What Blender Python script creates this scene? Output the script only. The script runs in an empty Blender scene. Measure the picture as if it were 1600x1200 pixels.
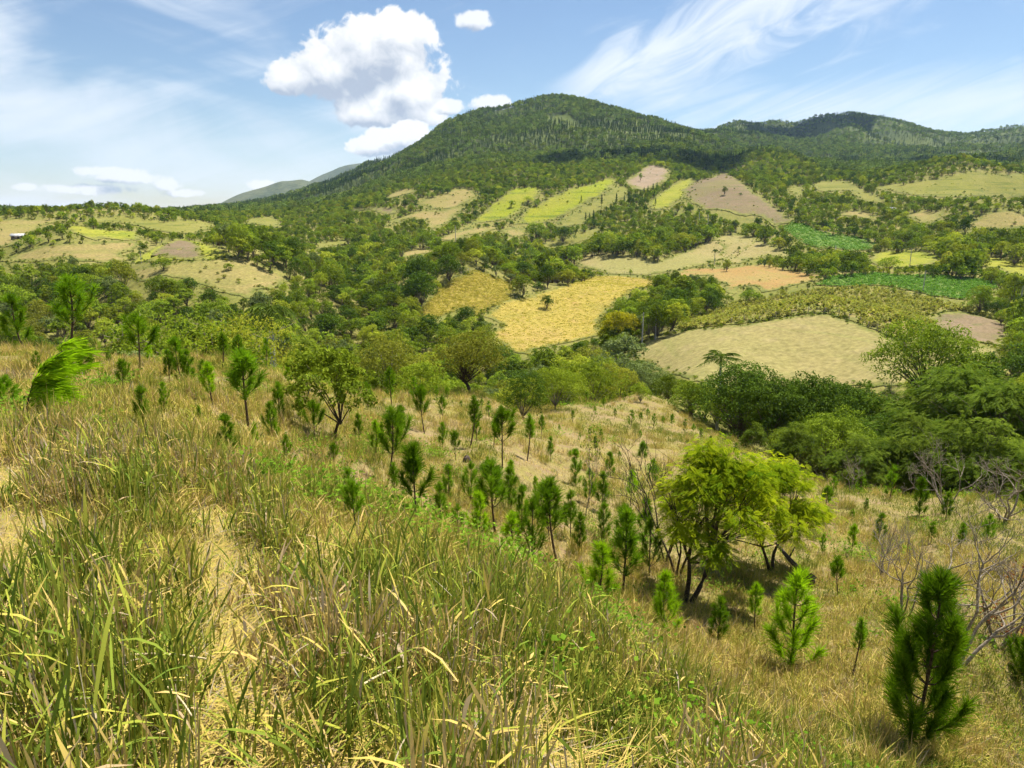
import bpy, math, random
import numpy as np
from mathutils import Vector, Matrix, geometry as mgeo

random.seed(7)
RNG = np.random.default_rng(7)
SC = bpy.context.scene
COL = SC.collection

# ------------------------------------------------------------------ camera
FPX = 1164.0                       # focal length in pixels of the 1600 px wide photograph
PITCH = math.radians(13.3)         # looking down into the valley
cam = bpy.data.cameras.new('camera')
cam.lens = 36.0 * FPX / 1600.0
cam.sensor_width = 36.0
cam.clip_start = 0.1
cam.clip_end = 60000.0
cam_o = bpy.data.objects.new('camera', cam)
COL.objects.link(cam_o)
cam_o.location = (0, 0, 0)
cam_o.rotation_euler = (math.radians(90) - PITCH, 0, 0)
SC.camera = cam_o

# ------------------------------------------------------------------ sun, exposure
SUN_EL = math.radians(63)
SUN_AZ = math.radians(48)          # clockwise from straight ahead (+Y): to the right, a little ahead
sun = bpy.data.lights.new('sun', 'SUN')
sun.energy = 5.0
sun.angle = math.radians(0.53)
sun.color = (1.0, 0.955, 0.87)
sun_o = bpy.data.objects.new('sun', sun)
COL.objects.link(sun_o)
SUN_DIR = Vector((math.cos(SUN_EL) * math.sin(SUN_AZ), math.cos(SUN_EL) * math.cos(SUN_AZ), math.sin(SUN_EL)))
sun_o.rotation_euler = SUN_DIR.to_track_quat('Z', 'Y').to_euler()

vs = SC.view_settings
vs.view_transform = 'Standard'
vs.look = 'None'
vs.exposure = 1.12
vs.gamma = 1.0
vs.use_curve_mapping = False
SC.cycles.max_bounces = 4
SC.cycles.diffuse_bounces = 2
SC.cycles.glossy_bounces = 2
SC.cycles.transmission_bounces = 4
SC.cycles.volume_bounces = 0
SC.cycles.use_denoising = True
SC.cycles.denoiser = 'OPENIMAGEDENOISE'
SC.cycles.denoising_input_passes = 'RGB_ALBEDO_NORMAL'
SC.cycles.use_light_tree = False
SC.cycles.use_adaptive_sampling = True
SC.cycles.adaptive_threshold = 0.02
SC.cycles.caustics_reflective = False
SC.cycles.caustics_refractive = False


# ------------------------------------------------------------------ small node language
class E:
    """A shader value; arithmetic makes Math nodes."""
    def __init__(s, nt, sock): s.nt, s.k = nt, sock
    def _m(s, op, *a, clamp=False):
        n = s.nt.nodes.new('ShaderNodeMath'); n.operation = op; n.use_clamp = clamp
        for i, v in enumerate((s,) + a):
            if isinstance(v, E): s.nt.links.new(v.k, n.inputs[i])
            else: n.inputs[i].default_value = v
        return E(s.nt, n.outputs[0])
    def __add__(s, o): return s._m('ADD', o)
    __radd__ = __add__
    def __sub__(s, o): return s._m('SUBTRACT', o)
    def __rsub__(s, o): return (s * -1.0) + o
    def __mul__(s, o): return s._m('MULTIPLY', o)
    __rmul__ = __mul__
    def __truediv__(s, o): return s._m('DIVIDE', o)
    def max(s, o): return s._m('MAXIMUM', o)
    def min(s, o): return s._m('MINIMUM', o)
    def clamp(s): return s._m('ADD', 0.0, clamp=True)
    def pow(s, o): return s._m('POWER', o)
    def sqrt(s): return s._m('SQRT')
    def ss(s, a, b):
        n = s.nt.nodes.new('ShaderNodeMapRange'); n.interpolation_type = 'SMOOTHSTEP'
        s.nt.links.new(s.k, n.inputs[0]); n.inputs[1].default_value = a; n.inputs[2].default_value = b
        return E(s.nt, n.outputs[0])
    def lin(s, a, b, c=0.0, d=1.0):
        n = s.nt.nodes.new('ShaderNodeMapRange')
        s.nt.links.new(s.k, n.inputs[0])
        for i, v in enumerate((a, b, c, d)): n.inputs[i + 1].default_value = v
        return E(s.nt, n.outputs[0])


def combine(nt, x, y, z):
    n = nt.nodes.new('ShaderNodeCombineXYZ')
    for i, v in enumerate((x, y, z)):
        if isinstance(v, E): nt.links.new(v.k, n.inputs[i])
        else: n.inputs[i].default_value = v
    return n.outputs[0]


def noise(nt, vec, scale, detail=4.0, rough=0.55, dist=0.0, col=False, dim='3D'):
    n = nt.nodes.new('ShaderNodeTexNoise')
    n.noise_dimensions = dim
    if vec is not None: nt.links.new(vec, n.inputs['Vector'])
    n.inputs['Scale'].default_value = scale
    n.inputs['Detail'].default_value = detail
    n.inputs['Roughness'].default_value = rough
    n.inputs['Distortion'].default_value = dist
    return n.outputs['Color'] if col else E(nt, n.outputs['Fac'])


def mixc(nt, f, a, b, mode='MIX'):
    n = nt.nodes.new('ShaderNodeMix'); n.data_type = 'RGBA'; n.blend_type = mode
    for i, v in ((0, f), (6, a), (7, b)):
        if isinstance(v, E): nt.links.new(v.k, n.inputs[i])
        elif isinstance(v, bpy.types.NodeSocket): nt.links.new(v, n.inputs[i])
        elif isinstance(v, (tuple, list)): n.inputs[i].default_value = (*v[:3], 1.0)
        else: n.inputs[i].default_value = v
    return n.outputs[2]


def pix_dir(u, v):
    x = (u - 800.0) / FPX; y = (600.0 - v) / FPX
    cp, sp = math.cos(PITCH), math.sin(PITCH)
    return x, cp + y * sp, -sp + y * cp


def pix_azel(u, v):
    x, y, z = pix_dir(u, v)
    return math.atan2(x, y), math.atan2(z, math.hypot(x, y))


# ------------------------------------------------------------------ sky: daylight, cirrus veils, cumulus
world = bpy.data.worlds.new('World')
SC.world = world
world.use_nodes = True
wn = world.node_tree
for n in list(wn.nodes): wn.nodes.remove(n)
w_out = wn.nodes.new('ShaderNodeOutputWorld')
w_bg = wn.nodes.new('ShaderNodeBackground')
SKY_STRENGTH = 0.056
w_bg.inputs['Strength'].default_value = SKY_STRENGTH
sky = wn.nodes.new('ShaderNodeTexSky')
sky.sky_type = 'NISHITA'
sky.sun_disc = False
sky.sun_elevation = SUN_EL
sky.sun_rotation = SUN_AZ
sky.altitude = 300.0
sky.air_density = 1.0
sky.dust_density = 0.15
sky.ozone_density = 3.0
tc = wn.nodes.new('ShaderNodeTexCoord')
sep = wn.nodes.new('ShaderNodeSeparateXYZ')
wn.links.new(tc.outputs['Generated'], sep.inputs[0])
sx, sy, sz = (E(wn, sep.outputs[i]) for i in range(3))
s_az = sx._m('ARCTAN2', sy)
s_el = sz._m('ARCSINE')


def cumulus(az, el, blobs, warp, freq, seed, amp):
    """Density of a heap cloud: overlapping ellipses broken up by billowing noise."""
    v0 = combine(wn, az + seed, el + seed * 1.7, 0.0)
    m = None
    for (u, v, ru, rv) in blobs:
        a, e = pix_azel(u, v)
        dx = (az - a) * (FPX / ru); dy = (el - e) * (FPX / rv)
        d = 1.0 - (dx * dx + dy * dy).sqrt()
        m = d if m is None else m._m('SMOOTH_MAX', d, 0.25)
    big = noise(wn, v0, freq, 7.0, 0.60, warp, dim='2D')
    puff = 0.30 - (noise(wn, v0, freq * 1.9, 2.0, 0.5, 0.0, dim='2D') - 0.5)._m('ABSOLUTE') * 2.2
    return m + (big - 0.5) * amp + puff * (amp * 0.32)


CUM = [
    ((585, 81, 83.6, 53.3), (520, 111, 79.2, 39.6), (640, 146, 70.4, 43), (455, 118, 42.2, 27.5), (620, 51, 58.1, 36.1), (590, 171, 74.8, 24.1), (560, 101, 79.2, 43), (650, 176, 52.8, 22.4)),
    ((612, 218, 54.6, 18.9), (585, 228, 40.5, 17.2), (640, 206, 35.2, 17.2)),
    ((740, 31, 29.9, 13.8), (768, 164, 33.4, 15.5), (700, 166, 26.4, 12)),
    ((140, 296, 58.1, 8.6), (200, 278, 52.8, 9.5), (262, 289, 22.9, 12.9), (285, 302, 33.4, 6.9), (410, 290, 26.4, 9.5), (38, 292, 15.8, 5.2), (170, 268, 52.8, 6.9)),
]
base_col = sky.outputs[0]
# cirrus veils: long streaks, thick on the left and low, fanning out over the mountain
p1 = combine(wn, s_az * 1.2 - s_el * 1.2 + 3.7, s_el * 4.6 + s_az * 1.1, 0.0)
streak = noise(wn, p1, 2.0, 5.0, 0.52, 0.6, dim='2D')
fine = noise(wn, combine(wn, s_az * 2.0 - s_el * 3.0, s_el * 9.0 - s_az * 2.5, 0.0), 3.4, 6.0, 0.6, 1.0, dim='2D')
left_w = s_az.lin(0.10, -0.60, 0.0, 0.19)
low_w = s_el.lin(0.12, 0.0, 0.0, 0.16)
cir = ((streak + (fine - 0.5) * 0.26 + left_w + low_w).ss(0.52, 0.95)) * 0.80
# the fan of cirrus that rises from behind the peak to the upper right
a0, e0 = pix_azel(915, 165); a1, e1 = pix_azel(1290, -20)
ux, uy = a1 - a0, e1 - e0
ul = math.hypot(ux, uy); ux /= ul; uy /= ul
along = (s_az - a0) * ux + (s_el - e0) * uy
acro = (s_el - e0) * ux - (s_az - a0) * uy
fann = noise(wn, combine(wn, along * 3.4, acro * 12.0, 0.0), 2.2, 6.0, 0.58, 0.9, dim='2D')
wid = along.lin(0.0, ul, 0.036, 0.105)
prof = 1.0 - ((acro - 0.022) / wid)._m('ABSOLUTE')
fan = ((prof * 0.62 + (fann - 0.5) * 1.5).ss(-0.05, 0.75)) * along.ss(-0.06, 0.03) * along.ss(ul * 1.6, ul * 0.9) * 0.85
# a soft band low on the right
a2, e2 = pix_azel(1450, 160)
bx = (s_az - a2) * (1 / 0.42); by = (s_el - e2 - (s_az - a2) * 0.02) * (1 / 0.05)
band = ((1.0 - (bx * bx + by * by).sqrt()) * 0.8 + (fine - 0.5) * 1.1).ss(0.0, 0.9) * 0.55
veil = 1.0 - (1.0 - cir) * (1.0 - fan) * (1.0 - band)
base_col = mixc(wn, veil.clamp(), base_col, (8.0, 8.5, 9.1))
wn.links.new(base_col, w_bg.inputs['Color'])
SHIFT_A, SHIFT_E = 0.012, 0.022
for i, blobs in enumerate(CUM):
    fr, am, soft = ((15.0, 1.05, 0.15), (22.0, 1.05, 0.18), (26.0, 1.1, 0.3), (34.0, 1.0, 0.42))[i]
    k = 1.0 if i < 2 else 0.6
    d0 = cumulus(s_az, s_el, blobs, 0.35, fr, 2.0 + i * 3.3, am)
    d1 = cumulus(s_az + SHIFT_A * k, s_el + SHIFT_E * k, blobs, 0.35, fr, 2.0 + i * 3.3, am)
    tex = noise(wn, combine(wn, s_az + s_el * 0.4, s_el - s_az * 0.3, 0.0), fr * 2.6, 5.0, 0.62, 0.6, dim='2D')
    lit = ((d0 - d1) * 1.15 + 0.52 - d1.max(0.0) * 0.36 + (tex - 0.5) * 1.2).lin(-0.25, 1.0).clamp()  # sunlit tops and shaded undersides are painted into the cloud colour
    ccol = mixc(wn, lit, (4.1, 4.7, 5.7), (9.1, 9.1, 9.1))
    al = (d0 + (tex - 0.5) * 0.25).ss(0.0, soft * 1.15) * (0.97 if i < 2 else (0.85 if i == 2 else 0.9))
    base_col = mixc(wn, al, base_col, ccol)
w_bg2 = wn.nodes.new('ShaderNodeBackground')
w_bg2.inputs['Strength'].default_value = SKY_STRENGTH
wn.links.new(base_col, w_bg2.inputs['Color'])
# the heap clouds stand in one stretch of sky; elsewhere their nodes need not run
gate = s_az._m('GREATER_THAN', pix_azel(-60, 300)[0]) * s_az._m('LESS_THAN', pix_azel(860, 100)[0]) * s_el._m('GREATER_THAN', 0.0) * s_el._m('LESS_THAN', 0.36)
w_mix = wn.nodes.new('ShaderNodeMixShader')
wn.links.new(gate.k, w_mix.inputs[0])
wn.links.new(w_bg.outputs[0], w_mix.inputs[1])
wn.links.new(w_bg2.outputs[0], w_mix.inputs[2])
wn.links.new(w_mix.outputs[0], w_out.inputs['Surface'])
world.cycles.sampling_method = 'MANUAL'
world.cycles.sample_map_resolution = 512


# ------------------------------------------------------------------ terrain heights
def hash2(ix, iy, seed):
    h = (ix.astype(np.int64) * 374761393 + iy.astype(np.int64) * 668265263 + seed * 974711) & 0xFFFFFFFF
    h = ((h ^ (h >> 13)) * 1274126177) & 0xFFFFFFFF
    h = (h ^ (h >> 16)) & 0xFFFF
    return h / 65535.0


def vnoise(x, y, seed=0):
    ix = np.floor(x); iy = np.floor(y)
    fx = x - ix; fy = y - iy
    fx = fx * fx * fx * (fx * (fx * 6 - 15) + 10); fy = fy * fy * fy * (fy * (fy * 6 - 15) + 10)
    a = hash2(ix, iy, seed); b = hash2(ix + 1, iy, seed); c = hash2(ix, iy + 1, seed); d = hash2(ix + 1, iy + 1, seed)
    return (a + (b - a) * fx + (c - a) * fy + (a - b - c + d) * fx * fy) * 2 - 1


def fbm(x, y, scale, octs=4, seed=0, gain=0.5):
    s = 0.0; a = 1.0; t = 0.0
    x = np.asarray(x, float) / scale; y = np.asarray(y, float) / scale
    for o in range(octs):
        s = s + a * vnoise(x, y, seed + o * 17); t += a; a *= gain
        x, y = x * 1.93 + y * 0.41 + 5.1, y * 1.93 - x * 0.41 + 9.7
    return s / t


EYE = 1.65
# points of the land: (azimuth in degrees, distance, height) near the camera
CP_NEAR = [(-42, 1, -1.72), (0, 1, -1.85), (42, 1, -2.1), (-42, 3, -1.9), (-20, 3, -2.05), (0, 3, -2.4), (20, 3, -2.95), (42, 3, -3.2),
           (-42, 6, -2.35), (-20, 6, -2.75), (0, 6, -3.6), (20, 6, -4.7), (42, 6, -5.3),
           (-42, 10, -3.0), (-25, 10, -3.3), (-10, 10, -4.3), (0, 10, -5.2), (10, 10, -6.3), (20, 10, -7.4), (38, 10, -8.3)]
# (column, row, distance): seen ground, read off the photograph
CP_SEEN = [(0, 640, 17), (250, 640, 17.5), (0, 590, 27), (200, 590, 30), (0, 548, 40), (150, 560, 40), (300, 564, 44), (430, 584, 45), (560, 614, 50),
           (389, 672, 21), (222, 675, 15), (490, 700, 22), (447, 725, 18), (604, 755, 22), (655, 832, 18.5), (775, 835, 22), (780, 730, 29), (664, 677, 36),
           (613, 635, 42), (690, 655, 44), (740, 614, 62), (875, 880, 21), (930, 940, 19), (973, 925, 20), (875, 755, 32), (955, 745, 38), (895, 660, 60),
           (900, 630, 75), (825, 655, 58), (1000, 640, 85), (1060, 660, 80), (1150, 692, 72), (1075, 935, 21.5), (1207, 890, 26), (1240, 1040, 17.5),
           (1040, 990, 17), (1300, 800, 40), (1285, 866, 31), (1390, 778, 46), (1440, 805, 41), (1500, 775, 48), (1590, 790, 45), (1400, 900, 28),
           (1500, 900, 27), (1500, 1000, 19), (1600, 900, 28), (1000, 614, 105),
           (395, 468, 240), (250, 440, 270), (350, 405, 330), (470, 440, 280), (100, 405, 370), (60, 386, 420), (200, 378, 430), (180, 410, 370),
           (280, 373, 440), (240, 405, 380), (160, 357, 520), (190, 339, 640), (330, 356, 560), (0, 345, 640), (0, 386, 450), (100, 339, 900), (300, 336, 1000),
           (0, 333, 2500), (200, 333, 3000), (0, 330, 8000), (400, 345, 720), (500, 380, 520),
           (655, 487, 250), (745, 427, 330), (830, 548, 215), (920, 520, 250), (1000, 440, 370), (780, 470, 300), (930, 436, 365),
           (950, 425, 400), (940, 395, 480), (1170, 367, 560), (1200, 405, 450), (1170, 440, 350), (1280, 432, 370), (720, 360, 580), (630, 395, 480), (900, 370, 560),
           (725, 355, 590), (823, 293, 760), (830, 352, 620), (960, 277, 820), (1015, 275, 850), (680, 302, 800), (650, 340, 660), (560, 325, 800), (1050, 267, 880),
           (880, 273, 880), (880, 257, 1050), (700, 275, 950),
           (1133, 271, 780), (1066, 302, 700), (1230, 348, 580), (1170, 330, 610), (1190, 240, 1000), (1300, 275, 950), (1240, 300, 720),
           (1240, 345, 575), (1360, 392, 490), (1300, 370, 530), (1515, 268, 900), (1370, 292, 780), (1540, 312, 700), (1600, 272, 900),
           (1570, 328, 600), (1500, 360, 520), (1600, 345, 560), (1450, 332, 620), (1350, 288, 800), (1340, 332, 620), (1400, 395, 480), (1580, 410, 430), (1550, 372, 500),
           (1350, 432, 380), (1520, 445, 350), (1300, 455, 320), (1500, 490, 270), (1100, 505, 250), (1510, 520, 240),
           (1273, 492, 225), (1100, 592, 140), (1000, 548, 190), (1430, 595, 140), (1400, 531, 190), (1180, 545, 178), (1300, 545, 178),
           (700, 255, 1150), (880, 240, 1150), (1060, 238, 1100), (800, 200, 1450), (900, 195, 1450), (650, 232, 1400), (1000, 215, 1350),
           (580, 266, 1500), (620, 241, 1550), (660, 217, 1600), (700, 194, 1650), (740, 182, 1670), (780, 172, 1700), (820, 162, 1720), (870, 155, 1750), (910, 160, 1750), (950, 170, 1700), (1000, 187, 1600), (1040, 201, 1500), (1075, 211, 1400),
           (540, 287, 1500), (500, 302, 1500), (450, 315, 1500), (400, 325, 1500), (330, 333, 1500), (450, 328, 1000), (560, 308, 1000), (300, 338, 800),
           (1120, 200, 2300), (1160, 193, 2350), (1200, 191, 2400), (1240, 194, 2400), (1280, 183, 2450), (1320, 176, 2500), (1360, 181, 2500), (1400, 194, 2500), (1440, 202, 2500), (1480, 214, 2500), (1520, 218, 2600), (1560, 204, 3000), (1600, 198, 3000), (1300, 217, 2000), (1450, 238, 1900),
           (1200, 237, 1700), (1560, 238, 2000), (1300, 260, 1250), (1500, 257, 1250), (1600, 257, 1250), (1200, 252, 1250)]
# hidden ground: (column, distance, height)
CP_HID = [(0, 70, -20), (0, 120, -33), (300, 75, -23), (300, 120, -35), (560, 85, -24), (560, 130, -37), (740, 95, -31), (740, 140, -41), (900, 120, -36), (1000, 140, -39),
          (1150, 100, -30), (1300, 80, -27), (1300, 115, -34), (1500, 65, -25), (1500, 105, -35), (1600, 65, -25), (1600, 115, -36), (0, 200, -37), (0, 300, -33),
          (200, 200, -40), (400, 190, -43), (560, 200, -44), (560, 320, -36), (700, 190, -44), (745, 380, -34), (850, 440, -36), (1133, 900, 22), (1290, 268, -37), (1515, 1020, 28), (1570, 690, -12),
          (600, 2600, 120), (870, 2600, 120), (1070, 2400, 120), (400, 2600, 10), (1200, 4500, 120), (1400, 4500, 120), (1600, 4500, 120), (1800, 2500, 200), (-150, 600, -10),
          (-150, 250, -34), (-150, 100, -28), (1750, 250, -36), (1750, 600, -12), (1750, 100, -34), (600, 9000, -20), (1000, 9000, 0), (1600, 9000, 0), (1850, 9000, 0), (-200, 9000, -20),
          (-200, 2500, -12), (560, 420, -30), (-200, 40, -7), (1800, 20, -12), (1800, 45, -19)]

AZK, LK = 3.2, 1.0
_pa, _pl, _pg = [], [], []
for a, d, z in CP_NEAR:
    _pa.append(math.radians(a)); _pl.append(math.log(d)); _pg.append((z + EYE) / d)
for u, v, d in CP_SEEN:
    a, e = pix_azel(u, v)
    _pa.append(a); _pl.append(math.log(d)); _pg.append((math.tan(e) * d + EYE) / d)
for u, d, z in CP_HID:
    a, e = pix_azel(u, 335)
    _pa.append(a); _pl.append(math.log(d)); _pg.append((z + EYE) / d)
_pa = np.array(_pa) * AZK; _pl = np.array(_pl) * LK; _pg = np.array(_pg)


def _tps(r2):
    return 0.5 * r2 * np.log(r2 + 1e-12)


_n = len(_pa)
_K = _tps((_pa[:, None] - _pa[None]) ** 2 + (_pl[:, None] - _pl[None]) ** 2) + np.eye(_n) * 0.002
_P = np.stack([np.ones(_n), _pa, _pl], 1)
_A = np.block([[_K, _P], [_P.T, np.zeros((3, 3))]])
_W = np.linalg.solve(_A, np.concatenate([_pg, np.zeros(3)]))

AZ_MAX = math.radians(46)
FINE_AZ = np.radians(np.arange(-46, 46.001, 0.2))
LD0, LD1, NLD = math.log(0.5), math.log(14000.0), 512
GLD = np.linspace(LD0, LD1, NLD)


# rounded knolls of the valley: (column, row, distance, radius, height)
DOMES = [(1255, 530, 195, 36, 6.5), (730, 450, 300, 30, 8.0), (890, 480, 300, 48, 7.0), (1560, 335, 575, 45, 9.0), (340, 430, 300, 36, 7.0), (130, 395, 400, 38, 8.0), (60, 360, 560, 50, 8.0), (1000, 410, 440, 38, 6.0), (1500, 285, 830, 80, 13.0), (1170, 385, 500, 36, 6.0), (200, 345, 590, 45, 7.0), (660, 315, 760, 45, 8.0), (840, 320, 690, 40, 7.0), (900, 310, 730, 40, 7.0), (1340, 450, 340, 50, 3.0)]


def relief(x, y, d):
    """Small uneven relief, growing with distance from footprints to gullies."""
    z = 0.035 * fbm(x, y, 0.9, 3, 3) * np.clip(d / 2, 0, 1) + 0.13 * fbm(x, y, 2.1, 3, 7) * np.clip((d - 9) / 9, 0, 1) + 0.16 * fbm(x, y, 6.0, 3, 5) * np.clip((d - 4) / 12, 0, 1)
    z += 0.9 * fbm(x, y, 38.0, 3, 11) * np.clip((d - 120) / 200, 0, 1)
    for u, v, dd, R, hh in DOMES:
        a_, e_ = pix_azel(u, v)
        z += hh * np.exp(-((x - math.sin(a_) * dd) ** 2 + (y - math.cos(a_) * dd) ** 2) / (R * R))
    z += 2.2 * fbm(x, y, 95.0, 2, 13) * np.clip((d - 230) / 200, 0, 1)
    m = np.clip((d - 1000) / 300, 0, 1) * np.clip((9000 - d) / 3000, 0, 1)
    z += m * (26.0 + 22.0 * np.clip((d - 1750) / 400, 0, 1)) * (0.18 - np.abs(fbm(x, y, 240.0, 4, 23)) * 1.4)
    return z


GZ = np.zeros((len(FINE_AZ), NLD))
_gd = np.exp(GLD)
for i, a in enumerate(FINE_AZ):
    r2 = (a * AZK - _pa[None]) ** 2 + (GLD[:, None] * LK - _pl[None]) ** 2
    g = _tps(r2) @ _W[:_n] + _W[_n] + _W[_n + 1] * a * AZK + _W[_n + 2] * GLD * LK
    # close to the feet the slope runs out into the ground stood on
    GZ[i] = g * _gd - EYE
_gx = np.sin(FINE_AZ)[:, None] * _gd[None]; _gy = np.cos(FINE_AZ)[:, None] * _gd[None]
GZ += relief(_gx, _gy, _gd[None] * np.ones_like(_gx))


def H(x, y):
    """Height of the land at any point round the camera."""
    x = np.asarray(x, float); y = np.asarray(y, float)
    d = np.maximum(np.hypot(x, y), 0.5)
    a = np.arctan2(x, y)
    lf = np.clip((np.log(d) - LD0) / (LD1 - LD0) * (NLD - 1), 0, NLD - 1.001)
    li = lf.astype(int); lt = lf - li

    def at(ai):
        af = np.clip((ai + AZ_MAX) / (2 * AZ_MAX) * (len(FINE_AZ) - 1), 0, len(FINE_AZ) - 1.001)
        i = af.astype(int); t = af - i
        return (GZ[i, li] * (1 - lt) + GZ[i, li + 1] * lt) * (1 - t) + (GZ[i + 1, li] * (1 - lt) + GZ[i + 1, li + 1] * lt) * t
    inside = at(np.clip(a, -AZ_MAX, AZ_MAX))
    w = np.where(a > 0, (a - AZ_MAX) / (2 * math.pi - 2 * AZ_MAX), 1 - (-a - AZ_MAX) / (2 * math.pi - 2 * AZ_MAX))
    outside = at(np.full_like(a, AZ_MAX)) * (1 - w) + at(np.full_like(a, -AZ_MAX)) * w
    return np.where(np.abs(a) <= AZ_MAX, inside, outside)


def h1(x, y):
    return float(H(np.array([x]), np.array([y]))[0])


_md = np.exp(np.linspace(math.log(1.2), math.log(12000), 3000))


def hit(u, v):
    """Where the sight line through a point of the photograph meets the land."""
    x, y, z = pix_dir(u, v)
    r = math.hypot(x, y)
    X = x / r * _md; Y = y / r * _md; Z = z / r * _md
    below = H(X, Y) > Z
    i = int(np.argmax(below))
    if not below[i]:
        i = len(_md) - 1
    return X[i], Y[i], H(X[i:i + 1], Y[i:i + 1])[0], _md[i]


def project(x, y, z):
    cp, sp = math.cos(PITCH), math.sin(PITCH)
    f = y * cp - z * sp
    return 800 + FPX * x / f, 600 - FPX * (y * sp + z * cp) / f, f


def crest(a):
    """Where the near hillside ends, by azimuth."""
    us = [-400, 0, 300, 430, 560, 740, 820, 1000, 1150, 1300, 1500, 1600, 2000]
    ds = [50, 46, 49, 52, 58, 78, 88, 112, 88, 62, 56, 54, 54]
    return np.interp(a, [pix_azel(u, 600)[0] for u in us], ds)


# ------------------------------------------------------------------ materials
MATS = {}


def new_mat(name):
    m = bpy.data.materials.new(name)
    m.use_nodes = True
    nt = m.node_tree
    for n in list(nt.nodes): nt.nodes.remove(n)
    out = nt.nodes.new('ShaderNodeOutputMaterial')
    MATS[name] = m
    return m, nt, out


def bsdf(nt, out, col, rough=0.9, spec=0.1, bump=None, bstr=0.4, bdist=0.1):
    b = nt.nodes.new('ShaderNodeBsdfPrincipled')
    if isinstance(col, tuple): b.inputs['Base Color'].default_value = (*col, 1)
    else: nt.links.new(col, b.inputs['Base Color'])
    b.inputs['Roughness'].default_value = rough
    b.inputs['Specular IOR Level'].default_value = spec
    if bump is not None:
        bn = nt.nodes.new('ShaderNodeBump')
        bn.inputs['Strength'].default_value = bstr
        bn.inputs['Distance'].default_value = bdist
        nt.links.new(bump.k, bn.inputs['Height'])
        nt.links.new(bn.outputs[0], b.inputs['Normal'])
    nt.links.new(b.outputs[0], out.inputs['Surface'])
    return b


def pos(nt):
    return nt.nodes.new('ShaderNodeNewGeometry').outputs['Position']


def attr(nt, name):
    a = nt.nodes.new('ShaderNodeAttribute'); a.attribute_name = name
    return E(nt, a.outputs['Fac'])


def ground_mat(name, cols, s1, s2, bscale=None, bdist=0.1, bstr=0.5, field=None):
    """Soil or turf: three colours broken up by coarse and fine noise. A field also has worn lines along the slope and a ragged rim."""
    m, nt, out = new_mat(name)
    p = pos(nt)
    a = noise(nt, p, 1.0 / s1, 5.0, 0.62)
    b = noise(nt, p, 1.0 / s2, 6.0, 0.66)
    c = mixc(nt, a.ss(0.36, 0.64), cols[0], cols[1])
    c = mixc(nt, b.ss(0.50, 0.72), c, cols[2])
    f = noise(nt, p, 1.0 / (s2 * 0.16), 3.0, 0.65)
    if field:
        sp = nt.nodes.new('ShaderNodeSeparateXYZ'); nt.links.new(p, sp.inputs[0])
        x, y, z = (E(nt, sp.outputs[k]) for k in range(3))
        # cattle terraces follow the contour, so they depend on height
        q = combine(nt, x * 0.02, y * 0.02, z * field[0])
        tl = noise(nt, q, 1.0, 3.0, 0.6, 0.4)
        c = mixc(nt, tl.ss(0.52, 0.66) * field[1], c, cols[3])
        big = noise(nt, p, 1.0 / (s1 * 2.2), 3.0, 0.5)
        c = mixc(nt, big.ss(0.50, 0.68) * 0.6, c, cols[4])
        rim = attr(nt, 'tint') + (noise(nt, p, 0.16, 4.0, 0.7) - 0.5) * 1.5
        c = mixc(nt, rim.ss(0.95, 0.15), c, mixc(nt, b.ss(0.4, 0.6), (0.120, 0.130, 0.032), (0.190, 0.180, 0.050)))
    c = mixc(nt, f.lin(0.25, 0.75), mixc(nt, 1.0, c, (0.62, 0.62, 0.62), 'MULTIPLY'), mixc(nt, 1.0, c, (1.30, 1.30, 1.30), 'MULTIPLY'))
    bsdf(nt, out, c, 0.95, 0.03, bump=noise(nt, p, 1.0 / (bscale or s2 * 0.4), 5.0, 0.65), bstr=bstr, bdist=bdist)
    return m


def leaf_mat(name, dark, light, trans=0.32, var=0.35, rough=0.5, warm=None, spec=0.25):
    """Leaves: colour varies by leaf and by tree; light comes through them."""
    m, nt, out = new_mat(name)
    t = attr(nt, 'tint')
    oi = nt.nodes.new('ShaderNodeObjectInfo')
    r = E(nt, oi.outputs['Random'])
    c = mixc(nt, t.clamp(), dark, light)
    if warm: c = mixc(nt, ((r * 7.31)._m('FRACT')).ss(0.55, 1.0) * 0.75, c, warm)
    k = r.lin(0, 1, 1 - var, 1 + var)
    mul = combine(nt, k, k, k)
    c = mixc(nt, 1.0, c, mul, 'MULTIPLY')
    if spec > 0.3:
        b = nt.nodes.new('ShaderNodeBsdfPrincipled')
        nt.links.new(c, b.inputs['Base Color'])
        b.inputs['Roughness'].default_value = rough
        b.inputs['Specular IOR Level'].default_value = spec
    else:
        b = nt.nodes.new('ShaderNodeBsdfDiffuse')
        nt.links.new(c, b.inputs['Color'])
    tr = nt.nodes.new('ShaderNodeBsdfTranslucent')
    tcx = mixc(nt, 1.0, c, (1.35, 1.45, 0.7), 'MULTIPLY')
    nt.links.new(tcx, tr.inputs['Color'])
    mx = nt.nodes.new('ShaderNodeMixShader')
    mx.inputs[0].default_value = trans
    nt.links.new(b.outputs[0], mx.inputs[1]); nt.links.new(tr.outputs[0], mx.inputs[2])
    nt.links.new(mx.outputs[0], out.inputs['Surface'])
    return m


def bark_mat(name, c1, c2, s=0.12):
    m, nt, out = new_mat(name)
    p = pos(nt)
    n = noise(nt, p, 1.0 / s, 5.0, 0.6)
    bsdf(nt, out, mixc(nt, n.ss(0.35, 0.65), c1, c2), 0.9, 0.1, bump=n, bstr=0.6, bdist=0.02)
    return m


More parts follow.
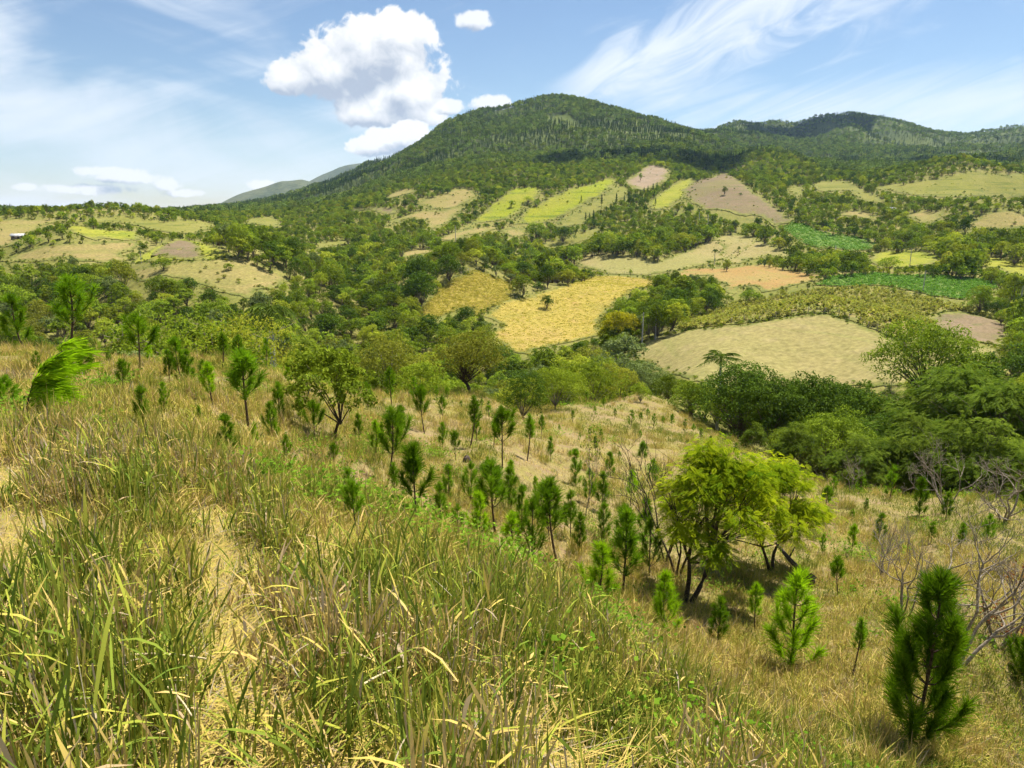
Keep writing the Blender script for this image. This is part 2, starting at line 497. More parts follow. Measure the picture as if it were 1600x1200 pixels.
# foliage
leaf_mat('leaf_wood', (0.042, 0.082, 0.009), (0.265, 0.335, 0.030), 0.29, 0.45, warm=(0.31, 0.32, 0.032))
leaf_mat('leaf_light', (0.075, 0.120, 0.010), (0.270, 0.330, 0.030), 0.35, 0.22, warm=(0.30, 0.28, 0.035))
leaf_mat('leaf_mango', (0.022, 0.050, 0.008), (0.115, 0.175, 0.020), 0.24, 0.25)
leaf_mat('leaf_pale', (0.070, 0.100, 0.028), (0.205, 0.245, 0.080), 0.25, 0.2)
leaf_mat('leaf_olive', (0.075, 0.085, 0.012), (0.285, 0.285, 0.040), 0.3, 0.2)
leaf_mat('leaf_gold', (0.12, 0.14, 0.010), (0.44, 0.37, 0.022), 0.35, 0.1)
leaf_mat('leaf_acacia', (0.070, 0.150, 0.006), (0.40, 0.44, 0.012), 0.45, 0.10)
leaf_mat('leaf_feather', (0.035, 0.070, 0.008), (0.150, 0.200, 0.022), 0.35, 0.25)
leaf_mat('leaf_sapling', (0.030, 0.060, 0.006), (0.24, 0.30, 0.024), 0.25, 0.1)
leaf_mat('leaf_rust', (0.100, 0.030, 0.015), (0.260, 0.090, 0.030), 0.3, 0.15)
leaf_mat('leaf_palm', (0.032, 0.062, 0.010), (0.150, 0.200, 0.034), 0.2, 0.2)
leaf_mat('leaf_far', (0.038, 0.074, 0.015), (0.195, 0.260, 0.044), 0.22, 0.45, warm=(0.21, 0.24, 0.042))
leaf_mat('needle', (0.045, 0.110, 0.006), (0.185, 0.305, 0.013), 0.40, 0.25)
leaf_mat('needle_bright', (0.110, 0.220, 0.006), (0.34, 0.50, 0.015), 0.45, 0.12)
leaf_mat('needle_far', (0.026, 0.054, 0.013), (0.095, 0.145, 0.028), 0.15, 0.4)
leaf_mat('crop_green', (0.06, 0.15, 0.02), (0.17, 0.30, 0.05), 0.3, 0.2)
leaf_mat('crop_maize', (0.14, 0.18, 0.025), (0.42, 0.36, 0.10), 0.35, 0.2)
leaf_mat('crop_gold', (0.33, 0.29, 0.055), (0.46, 0.375, 0.10), 0.4, 0.2)
leaf_mat('weed_leaf', (0.07, 0.15, 0.010), (0.19, 0.30, 0.025), 0.35, 0.15)
bark_mat('bark', (0.09, 0.07, 0.05), (0.20, 0.16, 0.115))
bark_mat('bark_dark', (0.035, 0.027, 0.02), (0.10, 0.075, 0.055), 0.05)
bark_mat('bark_pine', (0.05, 0.033, 0.022), (0.13, 0.09, 0.06), 0.04)
bark_mat('bark_grey', (0.15, 0.12, 0.085), (0.31, 0.26, 0.195), 0.05)
bark_mat('palm_trunk', (0.30, 0.28, 0.25), (0.50, 0.47, 0.42), 0.6)
bark_mat('post_wood', (0.16, 0.13, 0.10), (0.34, 0.29, 0.23), 0.3)
bark_mat('straw_stick', (0.42, 0.33, 0.17), (0.62, 0.52, 0.32), 0.03)


def grass_mat(name):
    """Blades: tint 0 green .. 0.5 straw yellow .. 1 weathered grey; light comes through."""
    m, nt, out = new_mat(name)
    t = attr(nt, 'tint')
    cr = nt.nodes.new('ShaderNodeValToRGB')
    nt.links.new(t.k, cr.inputs[0])
    el = cr.color_ramp.elements
    el[0].position = 0.0; el[0].color = (0.105, 0.160, 0.022, 1)
    el[1].position = 1.0; el[1].color = (0.33, 0.285, 0.20, 1)
    for p_, c_ in ((0.22, (0.195, 0.235, 0.030)), (0.40, (0.33, 0.33, 0.045)), (0.58, (0.48, 0.365, 0.090)), (0.72, (0.52, 0.375, 0.125)), (0.86, (0.36, 0.26, 0.14))):
        e = el.new(p_); e.color = (*c_, 1)
    oi = nt.nodes.new('ShaderNodeObjectInfo')
    k = E(nt, oi.outputs['Random']).lin(0, 1, 0.78, 1.22)
    c = mixc(nt, 1.0, cr.outputs[0], combine(nt, k, k, k), 'MULTIPLY')
    b = nt.nodes.new('ShaderNodeBsdfDiffuse')
    nt.links.new(c, b.inputs['Color'])
    tr = nt.nodes.new('ShaderNodeBsdfTranslucent')
    nt.links.new(c, tr.inputs['Color'])
    mx = nt.nodes.new('ShaderNodeMixShader'); mx.inputs[0].default_value = 0.22
    nt.links.new(b.outputs[0], mx.inputs[1]); nt.links.new(tr.outputs[0], mx.inputs[2])
    nt.links.new(mx.outputs[0], out.inputs['Surface'])


grass_mat('grass')

# soils and turf
ground_mat('mat_hillside', ((0.195, 0.168, 0.048), (0.225, 0.170, 0.078), (0.205, 0.138, 0.080)), 3.2, 1.1, 0.15, 0.05, 0.8)
ground_mat('mat_valley', ((0.150, 0.150, 0.036), (0.195, 0.175, 0.055), (0.105, 0.120, 0.030)), 40.0, 9.0, 3.0, 0.5)
ground_mat('mat_mountain', ((0.060, 0.078, 0.022), (0.105, 0.125, 0.034), (0.045, 0.060, 0.022)), 160.0, 40.0, 10.0, 3.0)
ground_mat('mat_far', ((0.070, 0.085, 0.040), (0.120, 0.125, 0.060), (0.050, 0.060, 0.030)), 600.0, 160.0, 60.0, 20.0)
ground_mat('tan', ((0.245, 0.190, 0.075), (0.215, 0.180, 0.062), (0.180, 0.155, 0.055), (0.150, 0.150, 0.040), (0.205, 0.190, 0.055)), 30.0, 6.0, 1.6, 0.25, 0.5, (0.9, 0.5))
ground_mat('pasture', ((0.235, 0.195, 0.078), (0.215, 0.190, 0.068), (0.255, 0.208, 0.092), (0.175, 0.170, 0.055), (0.200, 0.190, 0.060)), 34.0, 7.0, 1.6, 0.2, 0.5, (1.1, 0.5))
ground_mat('gold', ((0.300, 0.232, 0.052), (0.275, 0.222, 0.050), (0.300, 0.210, 0.068), (0.22, 0.19, 0.04), (0.30, 0.21, 0.075)), 30.0, 5.0, 1.3, 0.3, 0.8, (1.0, 0.5))
ground_mat('orange', ((0.270, 0.190, 0.068), (0.265, 0.165, 0.060), (0.235, 0.190, 0.060), (0.20, 0.18, 0.05), (0.25, 0.20, 0.07)), 24.0, 5.0, 1.5, 0.25, 0.5, (1.0, 0.5))
ground_mat('olive', ((0.160, 0.160, 0.034), (0.195, 0.180, 0.048), (0.120, 0.130, 0.028), (0.105, 0.120, 0.026), (0.215, 0.195, 0.060)), 34.0, 6.0, 2.0, 0.3, 0.7, (0.55, 0.8))
ground_mat('slope', ((0.190, 0.215, 0.018), (0.225, 0.225, 0.024), (0.150, 0.180, 0.016), (0.105, 0.140, 0.016), (0.225, 0.215, 0.036)), 40.0, 7.0, 2.5, 0.5, 0.9, (0.5, 0.9))
ground_mat('yellowgreen', ((0.205, 0.218, 0.026), (0.245, 0.235, 0.036), (0.155, 0.185, 0.020), (0.125, 0.155, 0.018), (0.24, 0.22, 0.05)), 28.0, 5.0, 2.0, 0.3, 0.7, (0.7, 0.7))
ground_mat('green', ((0.095, 0.165, 0.032), (0.130, 0.195, 0.042), (0.085, 0.135, 0.030), (0.15, 0.17, 0.045), (0.19, 0.16, 0.07)), 24.0, 4.0, 1.5, 0.5, 0.7, (0.9, 0.6))
ground_mat('maize', ((0.170, 0.165, 0.038), (0.215, 0.175, 0.062), (0.130, 0.150, 0.032), (0.105, 0.140, 0.03), (0.22, 0.17, 0.07)), 22.0, 3.5, 1.2, 0.4, 0.7, (1.2, 0.7))
ground_mat('brown', ((0.160, 0.120, 0.070), (0.190, 0.140, 0.085), (0.130, 0.120, 0.050), (0.11, 0.115, 0.04), (0.17, 0.15, 0.06)), 24.0, 5.0, 1.5, 0.3, 0.7, (0.8, 0.7))
ground_mat('bare', ((0.225, 0.168, 0.112), (0.255, 0.190, 0.130), (0.170, 0.140, 0.085), (0.16, 0.14, 0.07), (0.24, 0.18, 0.11)), 24.0, 5.0, 1.5, 0.3, 0.7, (0.8, 0.6))


# ------------------------------------------------------------------ meshes and objects
def mesh_np(name, verts, faces, tint=None, smooth=False, mats=None):
    """A mesh from arrays; faces is an (n,3) or (n,4) array or a list of such arrays."""
    me = bpy.data.meshes.new(name)
    verts = np.asarray(verts, np.float32)
    if not isinstance(faces, list): faces = [faces]
    faces = [np.asarray(f, np.int32) for f in faces if len(f)]
    me.vertices.add(len(verts))
    me.vertices.foreach_set('co', verts.ravel())
    nl = sum(f.size for f in faces); npoly = sum(len(f) for f in faces)
    me.loops.add(nl); me.polygons.add(npoly)
    me.loops.foreach_set('vertex_index', np.concatenate([f.ravel() for f in faces]))
    tot = np.concatenate([np.full(len(f), f.shape[1], np.int32) for f in faces])
    me.polygons.foreach_set('loop_start', np.concatenate([[0], np.cumsum(tot)[:-1]]).astype(np.int32))
    me.polygons.foreach_set('loop_total', tot)
    if smooth: me.polygons.foreach_set('use_smooth', np.ones(npoly, bool))
    if tint is not None:
        a = me.attributes.new('tint', 'FLOAT', 'POINT')
        a.data.foreach_set('value', np.asarray(tint, np.float32))
    me.update(calc_edges=True)
    if mats: me.materials.append(MATS[mats])
    return me


def obj(name, me, parent=None, loc=None, rz=0.0, scale=None, **props):
    o = bpy.data.objects.new(name, me)
    COL.objects.link(o)
    if parent is not None: o.parent = parent
    if loc is not None: o.location = loc
    if rz: o.rotation_euler = (0, 0, rz)
    if scale is not None: o.scale = scale if hasattr(scale, '__len__') else (scale, scale, scale)
    for k, v in props.items(): o[k] = v
    return o


class MB:
    """Collects tubes and leaves into arrays."""
    def __init__(s): s.v = []; s.q = []; s.t = []; s.tri = []; s.n = 0
    def add(s, v, q=None, tri=None, tint=0.5):
        v = np.asarray(v, float).reshape(-1, 3)
        if q is not None and len(q): s.q.append(np.asarray(q).reshape(-1, 4) + s.n)
        if tri is not None and len(tri): s.tri.append(np.asarray(tri).reshape(-1, 3) + s.n)
        s.v.append(v); s.t.append(np.broadcast_to(np.asarray(tint, float), (len(v),)))
        s.n += len(v)
    def tube(s, pts, rad, sides=6, cap=True):
        pts = np.asarray(pts, float); rad = np.broadcast_to(np.asarray(rad, float), (len(pts),))
        tg = np.gradient(pts, axis=0); tg /= np.linalg.norm(tg, axis=1)[:, None] + 1e-9
        ref = np.where(np.abs(tg[:, 2:3]) > 0.9, np.array([[1., 0, 0]]), np.array([[0, 0, 1.]]))
        a = np.cross(tg, ref); a /= np.linalg.norm(a, axis=1)[:, None] + 1e-9
        b = np.cross(tg, a)
        th = np.arange(sides) / sides * 2 * math.pi
        ring = pts[:, None] + rad[:, None, None] * (a[:, None] * np.cos(th)[None, :, None] + b[:, None] * np.sin(th)[None, :, None])
        k = len(pts); i = np.arange(k - 1)[:, None] * sides; j = np.arange(sides)[None]
        q = np.stack([i + j, i + (j + 1) % sides, i + sides + (j + 1) % sides, i + sides + j], -1).reshape(-1, 4)
        v = ring.reshape(-1, 3); tri = None
        if cap:
            v = np.concatenate([v, pts[-1:]])
            e = (k - 1) * sides
            tri = np.stack([e + np.arange(sides), e + (np.arange(sides) + 1) % sides, np.full(sides, k * sides)], -1)
        s.add(v, q, tri)
    def box(s, c, sz, rz=0.0):
        c = np.asarray(c, float); h = np.asarray(sz, float) / 2
        v = np.array([[x, y, z] for z in (-1, 1) for y in (-1, 1) for x in (-1, 1)], float) * h
        cr, sr = math.cos(rz), math.sin(rz)
        v = np.stack([v[:, 0] * cr - v[:, 1] * sr, v[:, 0] * sr + v[:, 1] * cr, v[:, 2]], 1) + c
        s.add(v, [(0, 2, 3, 1), (4, 5, 7, 6), (0, 1, 5, 4), (2, 6, 7, 3), (0, 4, 6, 2), (1, 3, 7, 5)])
    def mesh(s, name, mat, smooth=False):
        f = []
        if s.q: f.append(np.concatenate(s.q))
        if s.tri: f.append(np.concatenate(s.tri))
        return mesh_np(name, np.concatenate(s.v), f, np.concatenate(s.t), smooth, mat)


def unit(v):
    return v / (np.linalg.norm(v, axis=-1, keepdims=True) + 1e-9)


def leaves(mb, P, N, size, rng, tint, aspect=0.55, spread=0.6, droop=0.0):
    """Pointed leaf shapes (two triangles folded along the rib) at points P, facing roughly along N."""
    n = len(P)
    N = unit(N + rng.normal(0, spread, (n, 3)))
    ax = rng.normal(0, 1, (n, 3)); ax[:, 2] -= droop
    L = unit(ax - N * np.sum(ax * N, 1, keepdims=True))
    W = np.cross(N, L)
    s = (size * rng.uniform(0.7, 1.3, n))[:, None]
    a = P - L * s * 0.5; c = P + L * s * 0.5
    b = P + W * s * aspect * 0.5 - N * s * 0.06; d = P - W * s * aspect * 0.5 - N * s * 0.06
    v = np.stack([a, b, c, d], 1).reshape(-1, 3)
    i = np.arange(n)[:, None] * 4
    mb.add(v, tri=np.concatenate([i + [0, 1, 2], i + [0, 2, 3]], 0), tint=np.repeat(tint, 4))


# ------------------------------------------------------------------ the land as meshes
def build_land():
    coarse = np.radians(np.arange(50, 310.1, 4.0))
    az = np.concatenate([np.radians(np.arange(-46, 46.001, 0.2)), coarse])
    NA = len(az)
    d = np.exp(np.linspace(math.log(0.6), math.log(6900), 480)); ND = len(d)
    X = np.sin(az)[:, None] * d; Y = np.cos(az)[:, None] * d
    Z = H(X, Y)
    V = np.stack([X, Y, Z], -1).reshape(-1, 3)
    i = np.arange(NA)[:, None]; j = np.arange(ND - 1)[None]
    i2 = (i + 1) % NA
    F = np.stack([i * ND + j, i * ND + j + 1, i2 * ND + j + 1, i2 * ND + j], -1)
    aw = (az + math.pi) % (2 * math.pi) - math.pi
    dc = np.sqrt(d[:-1] * d[1:])
    near = dc[None] < crest(aw)[:, None]
    far = dc[None] > 1020.0
    for name, msk, mat in (('hillside', near, 'mat_hillside'), ('valley_land', ~near & ~far, 'mat_valley'), ('mountain', far, 'mat_mountain')):
        f = F[msk & np.ones_like(near)]
        used, inv = np.unique(f, return_inverse=True)
        vv = V[used]; ff = inv.reshape(-1, 4)
        fl = [ff]
        if name == 'hillside':
            c = len(vv)
            vv = np.concatenate([vv, [[0, 0, -EYE - 0.05]]])
            lookup = {int(g): k for k, g in enumerate(used)}
            ring = [lookup[k * ND] for k in range(NA)]
            fl.append(np.array([[ring[k], ring[(k + 1) % NA], c] for k in range(NA)]))
        obj(name, mesh_np(name, vv, fl, None, True, mat), kind='structure')


build_land()


# ------------------------------------------------------------------ fields
def c1(*p): return [(x / 3, 200 + y / 3) for x, y in p]
def c2(*p): return [(533 + x / 3, 200 + y / 3) for x, y in p]
def c3(*p): return [(1066 + x / 3, 200 + y / 3) for x, y in p]


# name, soil, outline as seen in the photograph
FIELDS = [
    ('pasture', 'tan', [(-30, 344), (40, 342), (95, 341), (98, 348), (75, 353), (45, 363), (35, 373), (20, 384), (-30, 392)]),
    ('pasture', 'olive', [(145, 341), (190, 337), (215, 341), (260, 346), (300, 343), (330, 348), (338, 358), (300, 365), (270, 365), (235, 358), (200, 350), (150, 348)]),
    ('pasture', 'yellowgreen', [(107, 353), (120, 351), (150, 358), (215, 362), (222, 375), (195, 377), (160, 372), (148, 375), (130, 369), (110, 363)]),
    ('pasture', 'tan', [(0, 409), (30, 397), (60, 387), (100, 379), (140, 381), (175, 379), (205, 378), (215, 383), (190, 400), (200, 408), (165, 412), (130, 410), (105, 403), (60, 409), (20, 412)]),
    ('pasture', 'yellowgreen', [(195, 412), (250, 383), (280, 372), (310, 378), (345, 388), (362, 401), (330, 409), (240, 411)]),
    ('ploughed_field', 'brown', [(238, 396), (256, 382), (280, 375), (300, 379), (315, 389), (325, 401), (300, 407), (270, 406), (242, 403)]),
    ('pasture', 'tan', [(188, 433), (225, 418), (265, 413), (310, 408), (345, 403), (380, 402), (400, 407), (420, 422), (440, 430), (472, 437), (440, 444), (405, 455), (395, 471), (380, 467), (340, 459), (330, 449), (300, 437), (245, 433), (228, 446)]),
    ('pasture', 'olive', [(372, 350), (390, 342), (420, 338), (438, 346), (438, 356), (400, 351)]),
    ('pasture', 'olive', [(488, 384), (520, 377), (548, 374), (542, 383), (500, 389)]),
    ('pasture', 'tan', c2((200, 330), (260, 295), (360, 280), (350, 300), (230, 330))),
    ('pasture', 'tan', c2((340, 345), (480, 310), (560, 280), (620, 290), (640, 320), (590, 350), (500, 382), (420, 382), (380, 362))),
    ('pasture', 'tan', c2((190, 460), (250, 430), (380, 385), (480, 388), (540, 372), (570, 377), (530, 420), (460, 470), (420, 475), (390, 432), (330, 422), (230, 462))),
    ('ploughed_field', 'brown', c2((20, 386), (100, 376), (260, 371), (270, 400), (220, 410), (150, 392))),
    ('grass_slope', 'slope', c2((560, 475), (640, 420), (720, 350), (800, 285), (870, 275), (940, 280), (925, 320), (870, 375), (800, 425), (740, 435), (650, 445), (600, 472))),
    ('grass_slope', 'slope', c2((810, 445), (880, 382), (960, 340), (1060, 290), (1180, 260), (1280, 228), (1295, 262), (1230, 302), (1150, 352), (1060, 402), (1000, 432), (900, 457), (820, 462))),
    ('grass_slope', 'olive', c2((1005, 440), (1150, 362), (1240, 305), (1310, 268), (1345, 285), (1340, 325), (1250, 362), (1200, 392), (1140, 425), (1130, 452), (1010, 468))),
    ('ploughed_field', 'bare', c2((1330, 250), (1390, 210), (1450, 170), (1500, 180), (1545, 200), (1535, 240), (1490, 265), (1420, 295), (1370, 285))),
    ('grass_slope', 'yellowgreen', c2((1440, 385), (1450, 340), (1520, 290), (1599, 242), (1645, 235), (1655, 260), (1599, 335), (1510, 392))),
    ('pasture', 'tan', c2((440, 517), (560, 482), (680, 463), (722, 461), (740, 476), (690, 492), (600, 503), (560, 523), (500, 533))),
    ('pasture', 'tan', c2((745, 482), (800, 462), (855, 470), (872, 502), (820, 518))),
    ('pasture', 'olive', c2((930, 537), (1040, 520), (1110, 490), (1160, 478), (1215, 465), (1190, 500), (1165, 522), (1080, 547), (970, 568))),
    ('pasture', 'tan', c2((270, 582), (350, 561), (450, 558), (440, 582), (370, 592), (300, 612))),
    ('pasture', 'tan', c2((450, 615), (520, 626), (572, 650), (592, 670), (565, 690), (545, 645))),
    ('gold_field', 'gold', c2((350, 882), (400, 822), (470, 762), (540, 702), (600, 682), (650, 673), (740, 702), (790, 732), (800, 772), (780, 803), (700, 852), (645, 892), (620, 842), (560, 852), (500, 872), (430, 902))),
    ('gold_field', 'gold', c2((648, 885), (780, 806), (900, 781), (1020, 746), (1120, 716), (1200, 696), (1300, 696), (1400, 706), (1480, 716), (1470, 742), (1380, 762), (1280, 832), (1210, 902), (1205, 972), (1100, 1002), (980, 1022), (880, 1062), (780, 1052), (725, 982), (738, 922), (695, 892))),
    ('pasture', 'pasture', [(895, 401), (940, 395), (990, 396), (1030, 409), (1070, 393), (1110, 376), (1130, 367), (1175, 368), (1190, 374), (1150, 400), (1110, 412), (1060, 424), (1010, 431), (950, 428), (900, 416)]),
    ('pasture', 'pasture', c3((150, 512), (200, 499), (280, 499), (330, 516), (400, 546), (470, 566), (520, 601), (480, 611), (400, 601), (330, 621), (240, 641), (180, 621), (190, 561))),
    ('stubble_field', 'orange', c3((-35, 690), (0, 662), (60, 656), (130, 661), (200, 661), (300, 646), (400, 641), (470, 656), (560, 681), (680, 691), (670, 702), (600, 722), (480, 747), (440, 762), (370, 772), (340, 742), (280, 742), (230, 802), (200, 742), (120, 692), (0, 702))),
    ('ploughed_field', 'brown', c3((0, 292), (40, 262), (120, 232), (200, 212), (280, 252), (350, 312), (440, 372), (510, 427), (520, 446), (450, 456), (420, 471), (390, 422), (330, 412), (290, 422), (180, 392), (100, 382), (0, 332))),
    ('bean_field', 'green', c3((470, 472), (520, 437), (570, 452), (650, 482), (720, 502), (800, 507), (880, 527), (912, 546), (870, 572), (790, 582), (700, 562), (640, 572), (570, 542), (520, 512))),
    ('grass_slope', 'olive', c3((890, 292), (950, 264), (1080, 254), (1200, 234), (1350, 199), (1420, 214), (1600, 209), (1700, 215), (1700, 330), (1600, 322), (1480, 332), (1380, 322), (1250, 332), (1130, 322), (1050, 312), (960, 292))),
    ('pasture', 'tan', c3((1290, 492), (1380, 424), (1460, 384), (1510, 379), (1600, 404), (1660, 430), (1660, 470), (1600, 472), (1500, 477), (1420, 472))),
    ('pasture', 'tan', c3((1040, 412), (1100, 392), (1180, 382), (1250, 387), (1240, 402), (1200, 432), (1170, 452), (1130, 452), (1080, 422))),
    ('pasture', 'tan', c3((740, 397), (800, 390), (880, 401), (940, 401), (900, 431), (820, 421), (750, 411))),
    ('grass_slope', 'olive', c3((600, 264), (680, 244), (760, 244), (830, 284), (900, 314), (960, 347), (900, 352), (830, 334), (790, 294), (700, 302), (650, 302))),
    ('pasture', 'olive', c3((500, 272), (540, 267), (570, 312), (540, 332), (500, 302))),
    ('pasture', 'yellowgreen', c3((880, 612), (920, 582), (1000, 570), (1100, 572), (1200, 592), (1250, 602), (1180, 642), (1130, 642), (1050, 652), (940, 662), (890, 642))),
    ('pasture', 'yellowgreen', c3((1370, 622), (1430, 607), (1600, 622), (1680, 640), (1680, 720), (1600, 712), (1520, 692), (1500, 662), (1420, 652))),
    ('bean_field', 'green', c3((620, 742), (680, 702), (800, 687), (900, 682), (1000, 692), (1080, 692), (1200, 692), (1330, 702), (1470, 722), (1480, 752), (1440, 772), (1380, 792), (1330, 812), (1200, 792), (1110, 772), (1000, 752), (900, 742), (760, 747))),
    ('maize_field', 'maize', c3((-60, 925), (0, 902), (120, 862), (240, 822), (380, 802), (480, 782), (600, 762), (760, 757), (880, 752), (980, 767), (1100, 792), (1200, 812), (1310, 842), (1400, 862), (1480, 892), (1530, 922), (1300, 858), (1200, 868), (1150, 890), (1165, 930), (1100, 962), (1000, 984), (940, 962), (820, 911), (700, 874), (620, 868), (500, 884), (330, 914), (160, 930), (0, 952))),
    ('ploughed_field', 'brown', c3((1172, 884), (1260, 866), (1350, 874), (1440, 894), (1530, 934), (1530, 982), (1500, 1022), (1420, 1012), (1330, 1002), (1250, 982), (1180, 932))),
    ('pasture', 'pasture', [(1420, 545), (1480, 535), (1510, 540), (1565, 545), (1555, 572), (1520, 590), (1440, 590)]),
    ('pasture', 'pasture', [(976, 550), (1030, 526), (1066, 520), (1100, 514), (1176, 507), (1233, 497), (1273, 492), (1300, 494), (1340, 507), (1380, 524), (1400, 531), (1413, 547), (1432, 580), (1430, 600), (1330, 606), (1200, 604), (1100, 600), (1040, 585)]),
]
FIELD_LABEL = {}
MSK_W, MSK_H = 800, 600
FMASK = np.zeros((MSK_H, MSK_W), bool)


def in_poly(px, py, poly):
    ins = np.zeros(np.shape(px), bool)
    n = len(poly)
    for k in range(n):
        x0, y0 = poly[k]; x1, y1 = poly[(k + 1) % n]
        if y0 == y1: continue
        c = ((y0 > py) != (y1 > py)) & (px < (x1 - x0) * (py - y0) / (y1 - y0) + x0)
        ins ^= c
    return ins


_mx, _my = np.meshgrid((np.arange(MSK_W) + 0.5) * 2, (np.arange(MSK_H) + 0.5) * 2)
for name, soil, poly in FIELDS:
    FMASK |= in_poly(_mx, _my, poly)
FIELD_WORLD = []


def drape(name, soil, poly, lift, npix=4.0):
    """A sheet of turf or soil laid on the land inside an outline."""
    pts = []
    n = len(poly)
    for k in range(n):
        (x0, y0), (x1, y1) = poly[k], poly[(k + 1) % n]
        m = max(2, int(math.hypot(x1 - x0, y1 - y0) / npix))
        for t in range(m):
            pts.append((x0 + (x1 - x0) * t / m, y0 + (y1 - y0) * t / m))
    w = [hit(u, v) for u, v in pts]
    dmin = sorted(q[3] for q in w)[len(w) // 2]
    # drop outline points that shot past a crest onto land far behind
    W = [(q[0], q[1]) for q in w if 0.5 * dmin < q[3] < 1.9 * dmin]
    B = np.array(W)
    wob = dmin * 0.004
    B = B + np.stack([fbm(B[:, 0], B[:, 1], wob * 6, 2, 41), fbm(B[:, 0], B[:, 1], wob * 6, 2, 43)], 1) * wob * 1.6
    lo, hi = B.min(0), B.max(0)
    step = max(dmin * 0.0085, 1.2)
    gx, gy = np.meshgrid(np.arange(lo[0], hi[0], step), np.arange(lo[1], hi[1], step * 1.6))
    gx = gx.ravel() + RNG.uniform(-.3, .3, gx.size) * step; gy = gy.ravel() + RNG.uniform(-.3, .3, gy.size) * step
    ins = in_poly(gx, gy, [tuple(p) for p in B])
    gx, gy = gx[ins], gy[ins]
    if len(gx) > 14000:
        s = RNG.choice(len(gx), 14000, False); gx, gy = gx[s], gy[s]
    vin = [Vector((float(x), float(y))) for x, y in B] + [Vector((float(x), float(y))) for x, y in zip(gx, gy)]
    nb = len(B)
    res = mgeo.delaunay_2d_cdt(vin, [(k, (k + 1) % nb) for k in range(nb)], [], 1, 1e-4)
    v2 = np.array([(p.x, p.y) for p in res[0]])
    tri = np.array([f for f in res[2] if len(f) == 3])
    z = H(v2[:, 0], v2[:, 1]) + lift
    ed = np.full(len(v2), 1e9)
    for q0, q1 in zip(B, np.roll(B, -1, 0)):
        ab = q1 - q0
        t = np.clip(((v2 - q0) @ ab) / (ab @ ab + 1e-9), 0, 1)
        ed = np.minimum(ed, np.hypot(*(v2 - q0 - ab * t[:, None]).T))
    tint = np.clip(ed / (dmin * 0.009), 0, 1)
    o = obj(name, mesh_np(name, np.column_stack([v2, z]), tri, tint, True, soil), kind='structure')
    FIELD_WORLD.append((name, soil, B, dmin))
    return o


for k, (name, soil, poly) in enumerate(FIELDS):
    dd = hit(*np.mean(poly, 0))[3]
    drape(name, soil, poly, 0.07 + dd * 0.0004 + (0.12 if soil == 'brown' and name == 'ploughed_field' else 0) + 0.01 * (k % 5))


# ------------------------------------------------------------------ plants: mesh makers
def bez(p0, p1, p2, n):
    t = np.linspace(0, 1, n)[:, None]
    return (1 - t) ** 2 * p0 + 2 * t * (1 - t) * p1 + t ** 2 * p2


